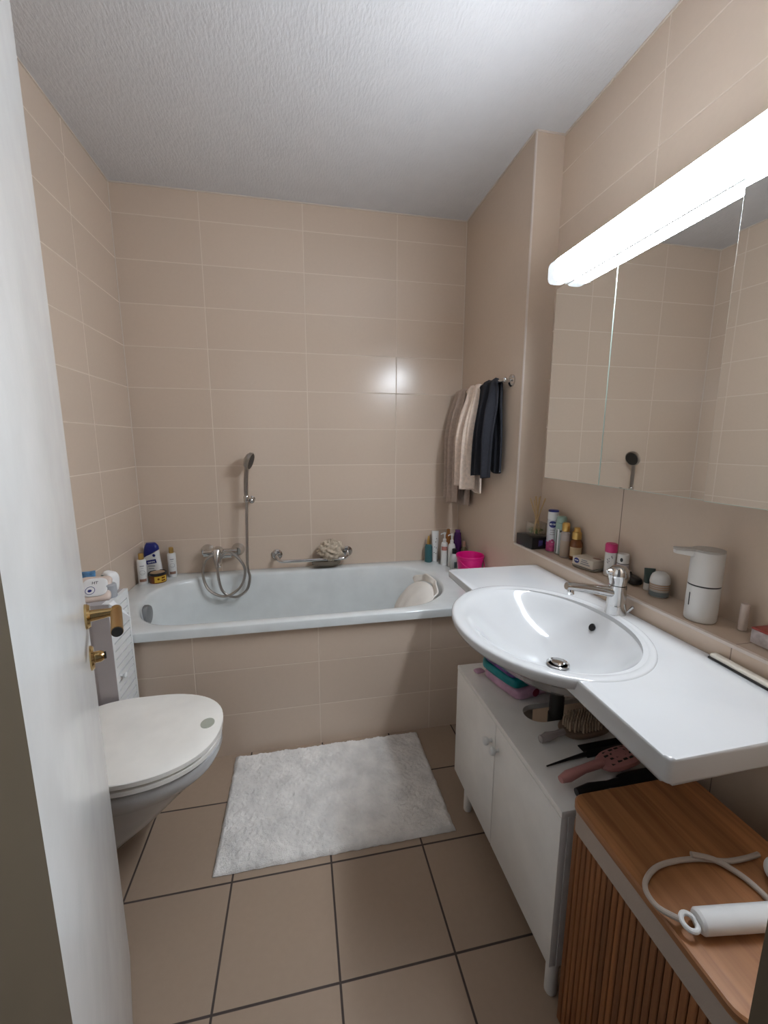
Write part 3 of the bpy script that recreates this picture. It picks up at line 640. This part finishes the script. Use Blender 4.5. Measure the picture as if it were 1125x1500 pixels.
# things on it
M_wipe = mat('peach_white_film', (0.62, 0.50, 0.43), 0.35, var=0.10, vscale=25)
M_wipew = mat('white_film', (0.76, 0.75, 0.74), 0.3)
M_bluep = mat('blue_patterned_film', (0.10, 0.25, 0.45), 0.35, var=0.5, vscale=45)
M_green = mat('dark_green_print', (0.02, 0.09, 0.05), 0.4)
wp = thing('wet_wipes', 'white and peach wet wipes pack with round blue emblem on the louvre cabinet', 'wet wipes', (0.142, -0.872, 0.7705), R(10))
wT = TR(0, 0.010, 0.034, rx=R(50))
MB().sup(0.052, 0.046, 0.013, 0.6, 0.4, 40, 14, T=wT, f=lambda v: v * (1 + 0.04 * math.sin(v.x * 90) * math.cos(v.y * 80))).build('wrapper', M_wipe, wp, ang=60)
dT = wT @ TR(0.006, 0.002, 0.0125)
MB().sup(0.037, 0.033, 0.005, 0.45, 0.6, 36, 10, T=dT).build('dispenser_lid', M_wipew, wp)
em = MB().tube([(-0.012 + 0.0135 * math.cos(a), -0.012 + 0.0135 * math.sin(a), 0.0052) for a in [2 * PI * k / 28 for k in range(28)]], 0.0009, 6, T=dT, closed=True).build('blue_emblem', M_navy, wp)
MB().sup(0.006, 0.005, 0.0006, 1, 1, 16, 6, T=dT @ TR(-0.013, -0.013, 0.0050)).build('figure_mark', M_navy, em)
text_flat(MB(), 'HT', 0.014, dT @ TR(0.0, 0.014, 0.0053)).build('lettering', M_black, wp)
wp2 = thing('wet_wipes', 'crumpled white pack with green leaf print behind the round-emblem wipes', 'wet wipes', (0.168, -0.806, 0.7705), R(-28))
MB().sup(0.026, 0.022, 0.040, 0.7, 0.5, 32, 14, T=TR(0, 0, 0.040), f=lambda v: v * (1 + 0.08 * math.sin(v.x * 150 + v.z * 90) * math.cos(v.y * 120))).build('wrapper', M_wipew, wp2, ang=70)
MB().sup(0.011, 0.006, 0.0015, 1, 1, 16, 6, T=TR(-0.008, -0.019, 0.064, rx=R(60))).build('green_leaf', M_green, wp2)
o = MB().grid(lambda u, v: Vector(((u - .5) * 0.075, 0.008 * math.sin(u * 6) * v, v * 0.066 + 0.012 * (u - .3) + 0.003 * math.sin(u * 5))), 24, 10).build('tissue_pack', M_bluep, None, (0.075, -0.792, 0.776), (R(-10), 0, R(10)), ang=60)
sm = o.modifiers.new('thickness', 'SOLIDIFY'); sm.thickness = 0.014; sm.offset = 0
tag(o, 'blue patterned tissue pack standing upright at the back of the louvre cabinet', 'tissue pack')
o = MB().lathe([(0.020, 0), (0.021, 0.004), (0.021, 0.043), (0.018, 0.047)], 24).build('grey_tub', mat('light_grey_plastic', (0.36, 0.37, 0.39), 0.4), None, (0.183, -0.848, 0.7705))
tag(o, 'light grey round tub beside the packs on the louvre cabinet', 'tub')
o = MB().add([(0.186, -0.9245, 0.7712), (0.2085, -0.9245, 0.7712), (0.2085, -0.890, 0.7712), (0.186, -0.890, 0.7712), (0.262, -0.905, 0.712), (0.2095, -0.922, 0.664)], [(0, 1, 2, 3), (1, 5, 4, 2)], T=Matrix.Translation((-0.2, 0.907, -0.7715))).build('card_flap', M_paper, None, (0.2, -0.907, 0.7720), smooth=False)
sm = o.modifiers.new('thickness', 'SOLIDIFY'); sm.thickness = 0.0008; sm.offset = 0
tag(o, 'white folded card hanging over the front edge of the louvre cabinet', 'card')

# ---------------------------------------------------------------- bottle helper
def bottle(name, label, cat, x, y, z, parts, group=None, seg=26):
    t = thing(name, label, cat, (x, y, z), 0, group)
    for nm, prof, m in parts: MB().lathe(prof, seg).build(nm, m, t)
    return t
CAM = Vector((0.8435, -2.3712))
def face(x, y): return math.atan2(CAM.y - y, CAM.x - x)
M_bw = mat('milk_white_bottle', (0.70, 0.69, 0.67), 0.3)
M_print = mat('grey_print', (0.22, 0.22, 0.24), 0.6)
M_brownp = mat('brown_print', (0.25, 0.13, 0.09), 0.5)
Z1 = RZ + 0.0005
# left corner of the tub
def lotion(label, x, y, h, r, z=Z1):
    t = bottle('lotion_bottle', label, 'bottle', x, y, z, [('bottle_body', [(r * .9, 0), (r, 0.004), (r, h * .77), (r * .85, h * .80), (r * .5, h * .81)], M_bw), ('gold_pump_cap', [(r * .55, h * .81), (r * .58, h * .82), (r * .55, h * .985), (r * .45, h)], M_gold)], 'gold-capped lotion bottles')
    a = face(x, y)
    cyl_patch(MB(), r, a, 0.75, h * .10, h * .19).build('brown_band', M_brownp, t)
    m = MB(); cyl_patch(m, r, a, 0.5, h * .36, h * .365); cyl_patch(m, r, a, 0.45, h * .60, h * .625); cyl_patch(m, r, a, 0.3, h * .54, h * .55)
    V = []
    for k in range(24):
        tt = 2 * PI * k / 24; V.append((math.cos(a + 0.55 * math.cos(tt)) * (r + .0006), math.sin(a + 0.55 * math.cos(tt)) * (r + .0006), h * .40 + r * .55 * math.sin(tt)))
    m.tube(V, 0.0006, 5, closed=True); m.build('print', M_print, t)
    return t
lotion('white gold-capped bottle in front of the blue-topped shampoo bottle', 0.038, -0.152, 0.160, 0.0215)
lotion('white gold-capped bottle standing alone right of the round tin', 0.150, -0.048, 0.160, 0.0205)
sx_ = thing('shampoo_bottle', 'white shampoo bottle with slanted blue top in the tub corner', 'bottle', (0.062, -0.072, Z1), R(-8))
def flat_prof(z0, z1, fw, fd, n=10, N=28, slant=None):
    rg = []
    for i in range(n + 1):
        t = i / n; z = z0 + (z1 - z0) * t; a, b = fw(t), fd(t)
        rg.append([Vector((a * math.copysign(abs(math.cos(q)) ** .7, math.cos(q)), b * math.copysign(abs(math.sin(q)) ** .8, math.sin(q)), z + (slant * a * math.cos(q) if slant and i == (n if slant > 0 else 0) else 0))) for q in [2 * PI * k / N for k in range(N)]])
    return rg
bw = lambda t: 0.045 * (0.93 + 0.10 * math.sin(t * PI * 1.3 + 0.2))
MB().rings(flat_prof(0, 0.135, bw, lambda t: 0.022, slant=0.55), True, True).build('bottle_body', M_bw, sx_)
cr = flat_prof(0.137, 0.195, lambda t: bw(1) * (1 - t ** 3.2 * 0.42), lambda t: 0.022 * (1 - t ** 3 * 0.5), 10)
def sl(p, t): return Vector((p.x, p.y, p.z + 0.55 * p.x * (1 - t)))
MB().rings([[sl(p, i / 10) for p in r] for i, r in enumerate(cr)], True, True).build('blue_cap', M_navy, sx_)
fT = TR(0.006, -0.0232, 0.098, rx=PI / 2, rz=0)
pan = MB().box(-0.026, -0.0105, -0.0006, 0.026, 0.0105, 0.0005, 0.0004, 1, T=fT @ TR(rz=R(10))).build('label_panel', M_navy, sx_)
text_flat(MB(), 'sanex', 0.017, fT @ TR(z=0.0009, rz=R(10))).build('lettering', M_paper, pan)
MB().lathe([(0.0075, 0), (0.0075, 0.001)], 18, T=fT @ TR(0.016, 0.034, -0.0002)).build('round_mark', M_navy, sx_)
m = MB(); [m.box(-0.018 + .004 * k, 0.0 - 0.014 * k, 0, 0.018 - .006 * k, 0.0035 - 0.014 * k, 0.0006, T=fT @ TR(0, -0.024, 0)) for k in range(3)]; m.build('print', M_print, sx_)
tn = thing('wax_tin', 'round amber tin with dark rim and yellow label in the tub corner', 'tin', (0.100, -0.128, Z1))
M_amber = mat('amber_brown', (0.16, 0.05, 0.012), 0.2)
MB().lathe([(0.040, 0), (0.0415, 0.004), (0.0415, 0.040), (0.040, 0.042)], 36).build('tin_body', M_amber, tn)
MB().lathe([(0.0425, 0.040), (0.0435, 0.042), (0.0435, 0.050), (0.041, 0.053), (0.037, 0.053), (0.035, 0.049)], 36).build('dark_rim', M_black, tn)
MB().lathe([(0.034, 0.0495), (0.034, 0.051), (0.01, 0.0515)], 30).build('lid_disc', mat('tan_lid', (0.42, 0.27, 0.15), 0.4), tn)
a = face(0.1, -0.128)
lb = cyl_patch(MB(), 0.0415, a + 0.35, 0.75, 0.006, 0.037).build('yellow_label', mat('yellow_label', (0.55, 0.34, 0.03), 0.45), tn)
m = cyl_patch(MB(), 0.0415, a + 0.05, 0.13, 0.018, 0.029, 'oval', eps=0.001); cyl_patch(m, 0.0415, a + 0.62, 0.22, 0.024, 0.032, eps=0.001); cyl_patch(m, 0.0415, a + 0.62, 0.25, 0.011, 0.018, eps=0.001); m.build('label_print', M_amber, lb)

# right corner of the tub
M_tealb = mat('teal_bottle', (0.035, 0.12, 0.13), 0.35)
bottle('spray_bottle', 'teal bottle with slim gold pump at the left of the right tub corner', 'bottle', 1.588, -0.050, Z1, [('bottle_body', [(0.021, 0), (0.023, 0.004), (0.023, 0.092), (0.019, 0.105), (0.012, 0.110)], M_tealb), ('gold_nozzle', [(0.0115, 0.110), (0.010, 0.130), (0.004, 0.160)], M_gold)])
tb = thing('cream_tube', 'tall white tube with dark dots beside the teal bottle', 'tube', (1.632, -0.040, Z1), R(-10))
MB().rings(flat_prof(0, 0.187, lambda t: 0.0175 + 0.004 * t, lambda t: 0.017 * (1 - t) + 0.003, 12), True, True).build('tube_body', M_bw, tb)
for X, Z in ((-0.004, 0.09), (0.006, 0.083), (0.002, 0.12), (-0.006, 0.055), (0.007, 0.14), (0.004, 0.05)): MB().sup(0.0026, 0.0012, 0.0026, 1, 1, 10, 6, T=TR(X, -0.0205 + 0.0147 * Z / 0.187 + 0.001, Z)).build('dot', M_dark, tb)
def pump(label, x, y, h, r, body, colour_band=None, cap=M_bw):
    t = bottle('pump_bottle', label, 'bottle', x, y, Z1, [('bottle_body', [(r * .93, 0), (r, 0.004), (r, h * .60), (r * .8, h * .68), (r * .42, h * .71)], body), ('pump', [(r * .45, h * .71), (r * .5, h * .73), (r * .5, h * .80), (r * .2, h * .81), (r * .2, h * .93), (r * .36, h * .935), (r * .36, h)], cap)])
    MB().tube([(0, 0, h * .975), (-r * .9, -r * .3, h * .972), (-r * 1.25, -r * .4, h * .945)], r * .16, 8).build('pump_spout', cap, t)
    if colour_band: cyl_patch(MB(), r, face(x, y), 0.9, h * .46, h * .58).build('colour_band', colour_band, t)
    return t
M_salmon = mat('salmon_print', (0.45, 0.18, 0.15), 0.5)
pump('white pump bottle with salmon band in the right tub corner', 1.662, -0.125, 0.195, 0.021, M_bw, M_salmon)
p2 = pump('white pump bottle in front of the salmon-banded one', 1.692, -0.165, 0.195, 0.021, M_bw)
b3 = bottle('toner_bottle', 'small clear-white bottle with black cap before the pump bottles', 'bottle', 1.690, -0.215, Z1, [('bottle_body', [(0.020, 0), (0.0215, 0.004), (0.0215, 0.072), (0.015, 0.086), (0.011, 0.09)], mat('pale_grey_bottle', (0.50, 0.52, 0.50), 0.25)), ('black_cap', [(0.0135, 0.09), (0.0135, 0.115), (0.012, 0.117)], M_black)])
cyl_patch(MB(), 0.0215, face(1.69, -.215) + .5, 0.5, 0.01, 0.045).build('label_print', mat('slate_print', (0.12, 0.16, 0.17), 0.5), b3)
mi = thing('sample_tube', 'small patterned white tube right beside the pink bucket', 'tube', (1.704, -0.262, Z1), R(-30))
MB().rings(flat_prof(0, 0.062, lambda t: 0.0125 + 0.002 * t, lambda t: 0.011 * (1 - t) + 0.003, 8), True, True).build('tube_body', mat('speckled_white', (0.42, 0.40, 0.41), 0.4, var=0.7, vscale=160), mi)
MB().box(-0.014, -0.003, 0.062, 0.014, 0.003, 0.07, 0.001).build('tube_crimp', mat('pale_pink', (0.72, 0.50, 0.52), 0.4), mi)
pu = thing('shampoo_bottle', 'dark purple bottle behind the pink bucket in the corner', 'bottle', (1.752, -0.100, Z1), R(-20))
MB().rings(flat_prof(0, 0.185, lambda t: 0.026 * (1 - 0.25 * t ** 3), lambda t: 0.018 * (1 - 0.3 * t ** 3), 10), True, True).build('bottle_body', mat('aubergine', (0.055, 0.014, 0.075), 0.25), pu)
MB().rings(flat_prof(0.186, 0.202, lambda t: 0.015, lambda t: 0.011, 3), True, True).build('cap', mat('plum', (0.10, 0.03, 0.13), 0.3), pu)
og = thing('conditioner_bottle', 'slim orange bottle between the pump bottles and the purple bottle', 'bottle', (1.712, -0.050, Z1), R(-20))
MB().rings(flat_prof(0, 0.170, lambda t: 0.017 * (1 - 0.2 * t ** 3), lambda t: 0.014 * (1 - 0.3 * t ** 3), 8), True, True).build('bottle_body', mat('burnt_orange', (0.30, 0.11, 0.03), 0.3), og)
MB().lathe([(0.010, 0.1705), (0.010, 0.195), (0.008, 0.198)], 16).build('cap', mat('orange_cap', (0.36, 0.15, 0.04), 0.3), og)
bottle('oil_bottle', 'small olive brown bottle by the side wall behind the pink bucket', 'bottle', 1.766, -0.165, Z1, [('bottle_body', [(0.016, 0), (0.017, 0.004), (0.017, 0.10), (0.010, 0.115)], mat('olive_glass', (0.10, 0.085, 0.04), 0.25)), ('cap', [(0.010, 0.115), (0.010, 0.142), (0.008, 0.145)], M_brownp)])
M_mag = mat('magenta_plastic', (0.62, 0.004, 0.17), 0.35)
bk = thing('bucket', 'small magenta plastic bucket in the right tub corner', 'bucket', (1.7115, -0.385, Z1))
MB().lathe([(0.052, 0.0), (0.055, 0.003), (0.0695, 0.112), (0.072, 0.114), (0.0745, 0.126), (0.073, 0.129), (0.070, 0.127), (0.067, 0.112), (0.053, 0.007), (0.01, 0.006)], 44).build('bucket_body', M_mag, bk)
MB().tube([(0.0755 * math.cos(t), 0.0755 * math.sin(t), 0.110 - 0.050 * math.sin(t)) for t in [PI * k / 30 for k in range(31)]], 0.002, 8, T=TR(rz=R(200))).build('handle', M_mag, bk)

# ---------------------------------------------------------------- ledge things
LZ = 0.852
bx = thing('black_box', 'low black cosmetics box at the far end of the ledge', 'box', (1.838, -0.768, LZ), R(4))
MB().box(-0.046, -0.058, 0, 0.046, 0.058, 0.050, 0.0015).build('box_body', M_black, bx)
m = MB(); T_ = TR(0.004, -0.0584, 0.025, rx=PI / 2)
for k in range(3): m.box(-0.018 + 0.007 * k, -0.013 + .002 * k, 0, -0.014 + 0.007 * k, 0.013, 0.0006, T=T_)
m.box(-0.018, 0.004, 0, 0.002, 0.008, 0.0006, T=T_).box(0.014, -0.006, 0, 0.018, 0.014, 0.0006, T=T_)
m.build('violet_print', mat('violet_ink', (0.10, 0.09, 0.30), 0.4), bx)
rd = thing('reed_diffuser', 'glass reed diffuser with bamboo sticks standing on the black box', 'reed diffuser', (1.846, -0.772, LZ + 0.0505))
M_glass = mat('clear_glass', (0.80, 0.84, 0.78), 0.05, trans=0.9, alpha=0.28)
def sq(h_, z): return rrect(h_, h_, h_ * .35, z, 4)
MB().rings([sq(0.033, 0), sq(0.035, 0.003), sq(0.035, 0.055), sq(0.033, 0.055), sq(0.033, 0.006)], True, True).build('glass_jar', M_glass, rd)
M_moss = mat('green_moss', (0.09, 0.16, 0.035), 0.8, var=0.5, vscale=90)
b_ = MB(); rn = random.Random(2)
for k in range(26): b_.sup(0.006, 0.006, 0.005, 1, 1, 8, 6, T=TR(rn.uniform(-.024, .024), rn.uniform(-.024, .024), 0.010 + rn.uniform(0, .014)))
b_.build('moss', M_moss, rd)['kind'] = 'stuff'
M_reed = mat('bamboo_reed', (0.55, 0.37, 0.18), 0.6)
for k, (bxx, byy, tx, ty, tz) in enumerate([(-.018, -.018, .03, .03, .165), (.016, -.012, -.032, .008, .16), (.0, .016, -.012, -.03, .168), (-.012, .010, .036, .0, .158), (.012, .014, -.03, -.022, .155), (0, -.02, .012, .034, .165), (-.016, 0, .022, -.02, .163), (.02, .0, .0, .02, .166)]):
    MB().tube([(bxx, byy, 0.008), (tx, ty, tz)], 0.0023, 8).build('reed', M_reed, rd)
# deodorant
dx_, dy_ = 1.868, -0.858; a = face(dx_, dy_)
M_dpink = mat('rose_print', (0.50, 0.07, 0.20), 0.4, var=0.3, vscale=60); M_dwhite = mat('deodorant_white', (0.62, 0.62, 0.66), 0.3)
t = bottle('deodorant', 'tall white spray deodorant with pink base and blue oval emblem', 'deodorant', dx_, dy_, LZ, [('can', [(0.020, 0), (0.0215, 0.003), (0.0215, 0.125), (0.019, 0.134)], M_dwhite), ('cap', [(0.0205, 0.134), (0.0215, 0.136), (0.0215, 0.166), (0.0205, 0.1665)], M_whitep), ('cap_top', [(0.0208, 0.1666), (0.0205, 0.173), (0.017, 0.175)], M_navy)])
MB().lathe([(0.0217, 0.001), (0.0218, 0.003), (0.0218, 0.040), (0.0216, 0.0405)], 26, cap=False).build('pink_base', M_dpink, t)
pan = cyl_patch(MB(), 0.0215, a, 0.72, 0.102, 0.130, 'oval', 28, 0.001).build('blue_emblem', M_navy, t)
text_cyl(MB(), 'NIVEA', 0.0105, 0.0222, 0.116, a, sx=0.95).build('lettering', M_paper, pan)
m = MB(); [cyl_patch(m, 0.0215, a, 0.45 - .1 * (k % 2), 0.090 - 0.009 * k, 0.0925 - 0.009 * k) for k in range(3)]; m.build('print', M_print, t)
m = MB(); [m.sup(0.006, 0.002, 0.006, 1, 1, 12, 6, T=TR(math.cos(a + da_) * .0215, math.sin(a + da_) * .0215, zz, rz=a + PI / 2)) for da_, zz in ((-.3, .043), (.1, .048), (.45, .040))]; m.build('flower_print', M_dpink, t)
# green deodorant
gx, gy = 1.876, -0.905
M_mint = mat('mint_cap', (0.28, 0.40, 0.34), 0.35); M_sage = mat('sage_can', (0.36, 0.41, 0.39), 0.3)
t = bottle('deodorant', 'sage green spray can with mint cap beside the tall white deodorant', 'deodorant', gx, gy, LZ, [('can', [(0.020, 0), (0.0215, 0.003), (0.0215, 0.105)], M_sage), ('cap', [(0.0215, 0.1055), (0.022, 0.107), (0.022, 0.128), (0.0195, 0.130), (0.0195, 0.148), (0.015, 0.155), (0.006, 0.156)], M_mint)])
m = cyl_patch(MB(), 0.0215, face(gx, gy) - .75, 0.08, 0.01, 0.10); cyl_patch(m, 0.0215, face(gx, gy) + .1, 0.3, 0.092, 0.100); m.build('dark_print', M_dark, t)
cyl_patch(MB(), 0.0215, face(gx, gy) - .5, 0.14, 0.004, 0.104).build('white_stripe', M_paper, t)
# perfume mist bottle, brown bottle
M_pale = mat('frosted_bottle', (0.42, 0.36, 0.33), 0.2); M_pale2 = mat('beige_label', (0.40, 0.31, 0.24), 0.5)
t = bottle('mist_bottle', 'slim frosted bottle with gold cap and beige label behind the soap box', 'bottle', 1.862, -0.955, LZ, [('bottle_body', [(0.0165, 0), (0.018, 0.003), (0.018, 0.098), (0.013, 0.104)], M_pale), ('gold_cap', [(0.0135, 0.1045), (0.0145, 0.107), (0.0145, 0.132), (0.011, 0.139)], M_gold)])
cyl_patch(MB(), 0.018, face(1.862, -.955), 1.2, 0.006, 0.068, n=20).build('beige_label', M_pale2, t)
t = bottle('serum_bottle', 'amber brown bottle with gold cap and cream label on the ledge', 'bottle', 1.886, -0.990, LZ, [('bottle_body', [(0.021, 0), (0.023, 0.003), (0.023, 0.066), (0.016, 0.078), (0.013, 0.080)], M_amber), ('gold_cap', [(0.0175, 0.080), (0.018, 0.083), (0.017, 0.106), (0.0125, 0.110), (0.011, 0.124), (0.008, 0.126)], M_gold)])
cyl_patch(MB(), 0.023, face(1.886, -.99), 1.05, 0.014, 0.050, n=20).build('cream_label', mat('gold_cream_label', (0.55, 0.42, 0.25), 0.4), t)
# soap box
sb = thing('soap_box', 'cream soap box with dark blue emblem lying on the ledge', 'box', (1.858, -1.105, LZ + 0.0085), R(10))
M_soap = mat('cream_card', (0.58, 0.52, 0.44), 0.5)
MB().box(-0.032, -0.045, 0, 0.032, 0.045, 0.030, 0.001).build('box_body', M_soap, sb)
T_ = TR(-0.0322, 0.026, 0.017, rx=PI / 2, rz=-PI / 2)
pan = MB().lathe([(0.0115, 0), (0.0115, 0.0007)], 22, T=T_, sy=0.85).build('blue_emblem', M_navy, sb)
text_flat(MB(), 'NIVEA', 0.0062, T_ @ TR(z=0.001)).build('lettering', M_paper, pan)
m = MB(); [m.box(0.018 + 0.002 * k, -0.008 + 0.007 * k, 0, 0.058 - .006 * k, -0.0045 + 0.007 * k, 0.0005, T=T_) for k in range(3)]
m.build('print', M_print, sb)
MB().sup(0.011, 0.016, 0.0008, 1, 1, 18, 6, T=TR(0.012, -0.022, 0.0302)).build('dark_oval', M_brownp, sb)
o = MB().rings([rrect(0.030, 0.042, 0.012, 0.0), rrect(0.036, 0.050, 0.014, 0.003), rrect(0.037, 0.051, 0.014, 0.007), rrect(0.034, 0.048, 0.013, 0.0078), rrect(0.02, 0.03, 0.01, 0.0055)], True, True).build('soap_dish', mat('clear_dish', (0.62, 0.58, 0.52), 0.06, trans=0.6), None, (1.858, -1.105, LZ), (0, 0, R(10)))
tag(o, 'clear flat soap dish under the cream soap box', 'soap dish')
# pink cap deodorant + white bottle with drop
px_, py_ = 1.872, -1.190; a = face(px_, py_)
t = bottle('roll_on', 'white round bottle with hot pink cap on the ledge', 'deodorant', px_, py_, LZ, [('bottle_body', [(0.0165, 0), (0.018, 0.003), (0.018, 0.078), (0.016, 0.082)], M_bw), ('pink_cap', [(0.0185, 0.0822), (0.019, 0.084), (0.019, 0.108), (0.0165, 0.112)], mat('hot_pink', (0.55, 0.035, 0.16), 0.4))])
m = MB(); rn = random.Random(4)
for k in range(9): cyl_patch(m, 0.018, a + rn.uniform(-.6, .4), 0.10, 0.045 + .003 * k, 0.049 + .003 * k, 'oval', 8)
m.build('print', M_print, t)
px_, py_ = 1.888, -1.228; a = face(px_, py_)
t = bottle('lotion_tube', 'white bottle with black drop mark right of the pink-capped one', 'bottle', px_, py_, LZ, [('bottle_body', [(0.0165, 0), (0.018, 0.003), (0.018, 0.052)], mat('lilac_white', (0.58, 0.53, 0.56), 0.35)), ('seam_ring', [(0.0183, 0.052), (0.0183, 0.054)], M_dark), ('cap', [(0.018, 0.0541), (0.018, 0.082), (0.016, 0.085)], M_bw)])
cyl_patch(MB(), 0.018, a - .25, 0.24, 0.060, 0.074, 'oval', 16).build('drop_mark', M_black, t)
# dark object, tube and jar
o = MB().sup(0.018, 0.042, 0.013, 0.5, 0.5, 26, 10, T=TR(0, 0, 0.013)).prism([(-0.006, 0.006), (0.006, 0.006), (0.006, 0.028), (-0.006, 0.028)], 0.018, 0.034, 0.002).build('hair_clip', M_black, None, (1.886, -1.268, LZ), (0, 0, R(-8)))
tag(o, 'black plastic hair clip on the ledge behind the basin tap', 'hair clip')
t = thing('cream_tube', 'small tube with dark green crimped end beside the domed jar', 'tube', (1.889, -1.336, LZ), R(-30))
MB().lathe([(0.013, 0), (0.0135, 0.003), (0.013, 0.022)], 18).build('tube_cap', M_bw, t)
MB().rings(flat_prof(0.0225, 0.068, lambda t_: 0.0125 + 0.003 * t_, lambda t_: 0.012 * (1 - t_) + 0.002, 8), True, True).build('tube_body', mat('bottle_green', (0.035, 0.06, 0.055), 0.4), t)
jx, jy = 1.876, -1.388; a = face(jx, jy)
t = bottle('cream_jar', 'small jar with white domed lid on the ledge behind the tap', 'jar', jx, jy, LZ, [('jar_body', [(0.023, 0), (0.0255, 0.004), (0.0255, 0.040)], mat('frosted_jar', (0.50, 0.46, 0.42), 0.2)), ('domed_lid', [(0.0262, 0.0405), (0.0265, 0.045), (0.025, 0.056), (0.021, 0.066), (0.013, 0.073), (0.004, 0.0755)], M_bw)])
MB().lathe([(0.0257, 0.003), (0.0258, 0.004), (0.0258, 0.017)], 26, cap=False).build('grey_band', mat('slate_band', (0.16, 0.19, 0.20), 0.4), t)
m = MB(); [m.lathe([(0.0257, z_), (0.0257, z_ + .0025)], 26, cap=False) for z_ in (0.024, 0.030, 0.036)]; m.build('copper_stripes', mat('copper_print', (0.42, 0.24, 0.13), 0.4), t)
# soap dispenser
sx2, sy2 = 1.843, -1.548; a = face(sx2, sy2)
sd = thing('soap_dispenser', 'tall white automatic soap dispenser standing on the ledge', 'soap dispenser', (sx2, sy2, LZ))
M_disp = mat('satin_white', (0.66, 0.645, 0.62), 0.35)
MB().lathe([(0.0325, 0), (0.0345, 0.003), (0.0352, 0.006), (0.0352, 0.092)], 40).build('tank', M_disp, sd)
MB().lathe([(0.0342, 0.0922), (0.0342, 0.0958)], 40).build('joint_ring', M_dark, sd)
MB().lathe([(0.0352, 0.096), (0.0352, 0.178), (0.034, 0.180)], 40).build('pump_housing', M_disp, sd)
ha = R(150)
noz = [(0.0345 * math.cos(t), 0.0345 * math.sin(t)) for t in [R(22) + (2 * PI - R(44)) * k / 40 for k in range(41)]] + [(0.077 - 0.010 * (1 - math.cos(t)), -0.0095 * math.cos(t + PI) * -1 if False else 0.0095 * math.sin(t)) for t in [-PI / 2 + PI * k / 8 for k in range(9)]]
hd = MB().prism(noz, 0.1805, 0.1855, 0.0008, T=TR(rz=ha)).build('top_plate', mat('warm_grey_top', (0.42, 0.39, 0.36), 0.35), sd)
MB().prism([(0.0335, -0.012), (0.073, -0.009), (0.075, 0), (0.073, 0.009), (0.0335, 0.012)], lambda x, y: 0.166 + 0.13 * max(0, x - 0.034), 0.180, 0.001, T=TR(rz=ha)).build('nozzle_arm', M_disp, sd)
MB().lathe([(0.0035, 0), (0.0035, 0.004)], 12, T=TR(rz=ha) @ TR(0.068, -0.0088, 0.1755, rx=PI / 2)).build('sensor', M_black, sd)
cyl_patch(MB(), 0.0352, R(172), 0.045, 0.040, 0.074).build('level_window', M_dark, sd)
# lip balm, red box
o = MB().lathe([(0.0085, 0), (0.009, 0.001), (0.009, 0.066), (0.008, 0.067)], 18).build('lip_balm', mat('pale_peach', (0.66, 0.56, 0.50), 0.4), None, (1.886, -1.620, LZ))
tag(o, 'pale slim lip balm stick standing right of the soap dispenser', 'lip balm')
rb = thing('card_box', 'small marbled white box with red top at the near end of the ledge', 'box', (1.866, -1.729, LZ), R(-2))
MB().box(-0.028, -0.055, 0, 0.028, 0.055, 0.032, 0.001).build('box_body', mat('marbled_white', (0.50, 0.45, 0.45), 0.45, var=0.3, vscale=55), rb)
MB().box(-0.0285, -0.0555, 0.0322, 0.0285, 0.0555, 0.037, 0.001).build('red_lid', mat('brick_red', (0.34, 0.06, 0.05), 0.4), rb)

# ---------------------------------------------------------------- bath mat
M_rug = mat('off_white_shag', (0.85, 0.81, 0.765), 1.0, bump=1.0, bscale=330, var=0.13, vscale=14)
rx0, rx1, ry0, ry1 = 0.542, 1.322, -1.246, -0.758
rn = random.Random(11)
from mathutils import noise
def rug(u, v):
    x = rx0 + (rx1 - rx0) * u; y = ry0 + (ry1 - ry0) * v
    e = min(u * (rx1 - rx0), (1 - u) * (rx1 - rx0), v * (ry1 - ry0), (1 - v) * (ry1 - ry0))
    k = min(1, e / 0.012) ** 0.5
    p = Vector((x * 28, y * 28, 0)); big = noise.noise(Vector((x * 9, y * 9, 3)))
    h = 0.014 + 0.003 * big + 0.0045 * noise.noise(p) + 0.0038 * noise.noise(p * 2.7) + 0.0030 * rn.random()
    w = 0.003 * noise.noise(Vector((x * 40, y * 40, 9)))
    return Vector((x - (rx0 + rx1) / 2 + w, y - (ry0 + ry1) / 2 + w, max(0.0015, h * k)))
o = MB().grid(rug, 300, 200).build('bath_mat', M_rug, None, ((rx0 + rx1) / 2, (ry0 + ry1) / 2, 0), ang=180)
tag(o, 'off-white shaggy bath mat on the floor in front of the bathtub', 'bath mat')

# ---------------------------------------------------------------- world, camera, view
w = bpy.data.worlds.new('hallway_dusk'); bpy.context.scene.world = w; w.use_nodes = True
bg = w.node_tree.nodes['Background']; bg.inputs[0].default_value = (0.9, 0.92, 1.0, 1); bg.inputs[1].default_value = 0.12
yaw, pitch, roll = 0.1994, -0.1679, 0.0017
f = Vector((math.sin(yaw) * math.cos(pitch), math.cos(yaw) * math.cos(pitch), math.sin(pitch)))
r0 = f.cross(Vector((0, 0, 1))).normalized(); u0 = r0.cross(f)
r = math.cos(roll) * r0 + math.sin(roll) * u0; u = -math.sin(roll) * r0 + math.cos(roll) * u0
cam = bpy.data.cameras.new('camera'); co = bpy.data.objects.new('camera', cam); C.objects.link(co)
cam.sensor_fit = 'HORIZONTAL'; cam.sensor_width = 36.0; cam.lens = 36.0 * 603.48 / 1125.0; cam.clip_start = 0.02
m4 = Matrix((r, u, -f)).transposed().to_4x4(); m4.translation = Vector((0.8435, -2.3712, 1.3013)); co.matrix_world = m4
sc = bpy.context.scene; sc.camera = co
sc.view_settings.view_transform = 'Standard'; sc.view_settings.look = 'None'; sc.view_settings.gamma = 1.0
sc.view_settings.use_curve_mapping = False; sc.view_settings.exposure = 0.0
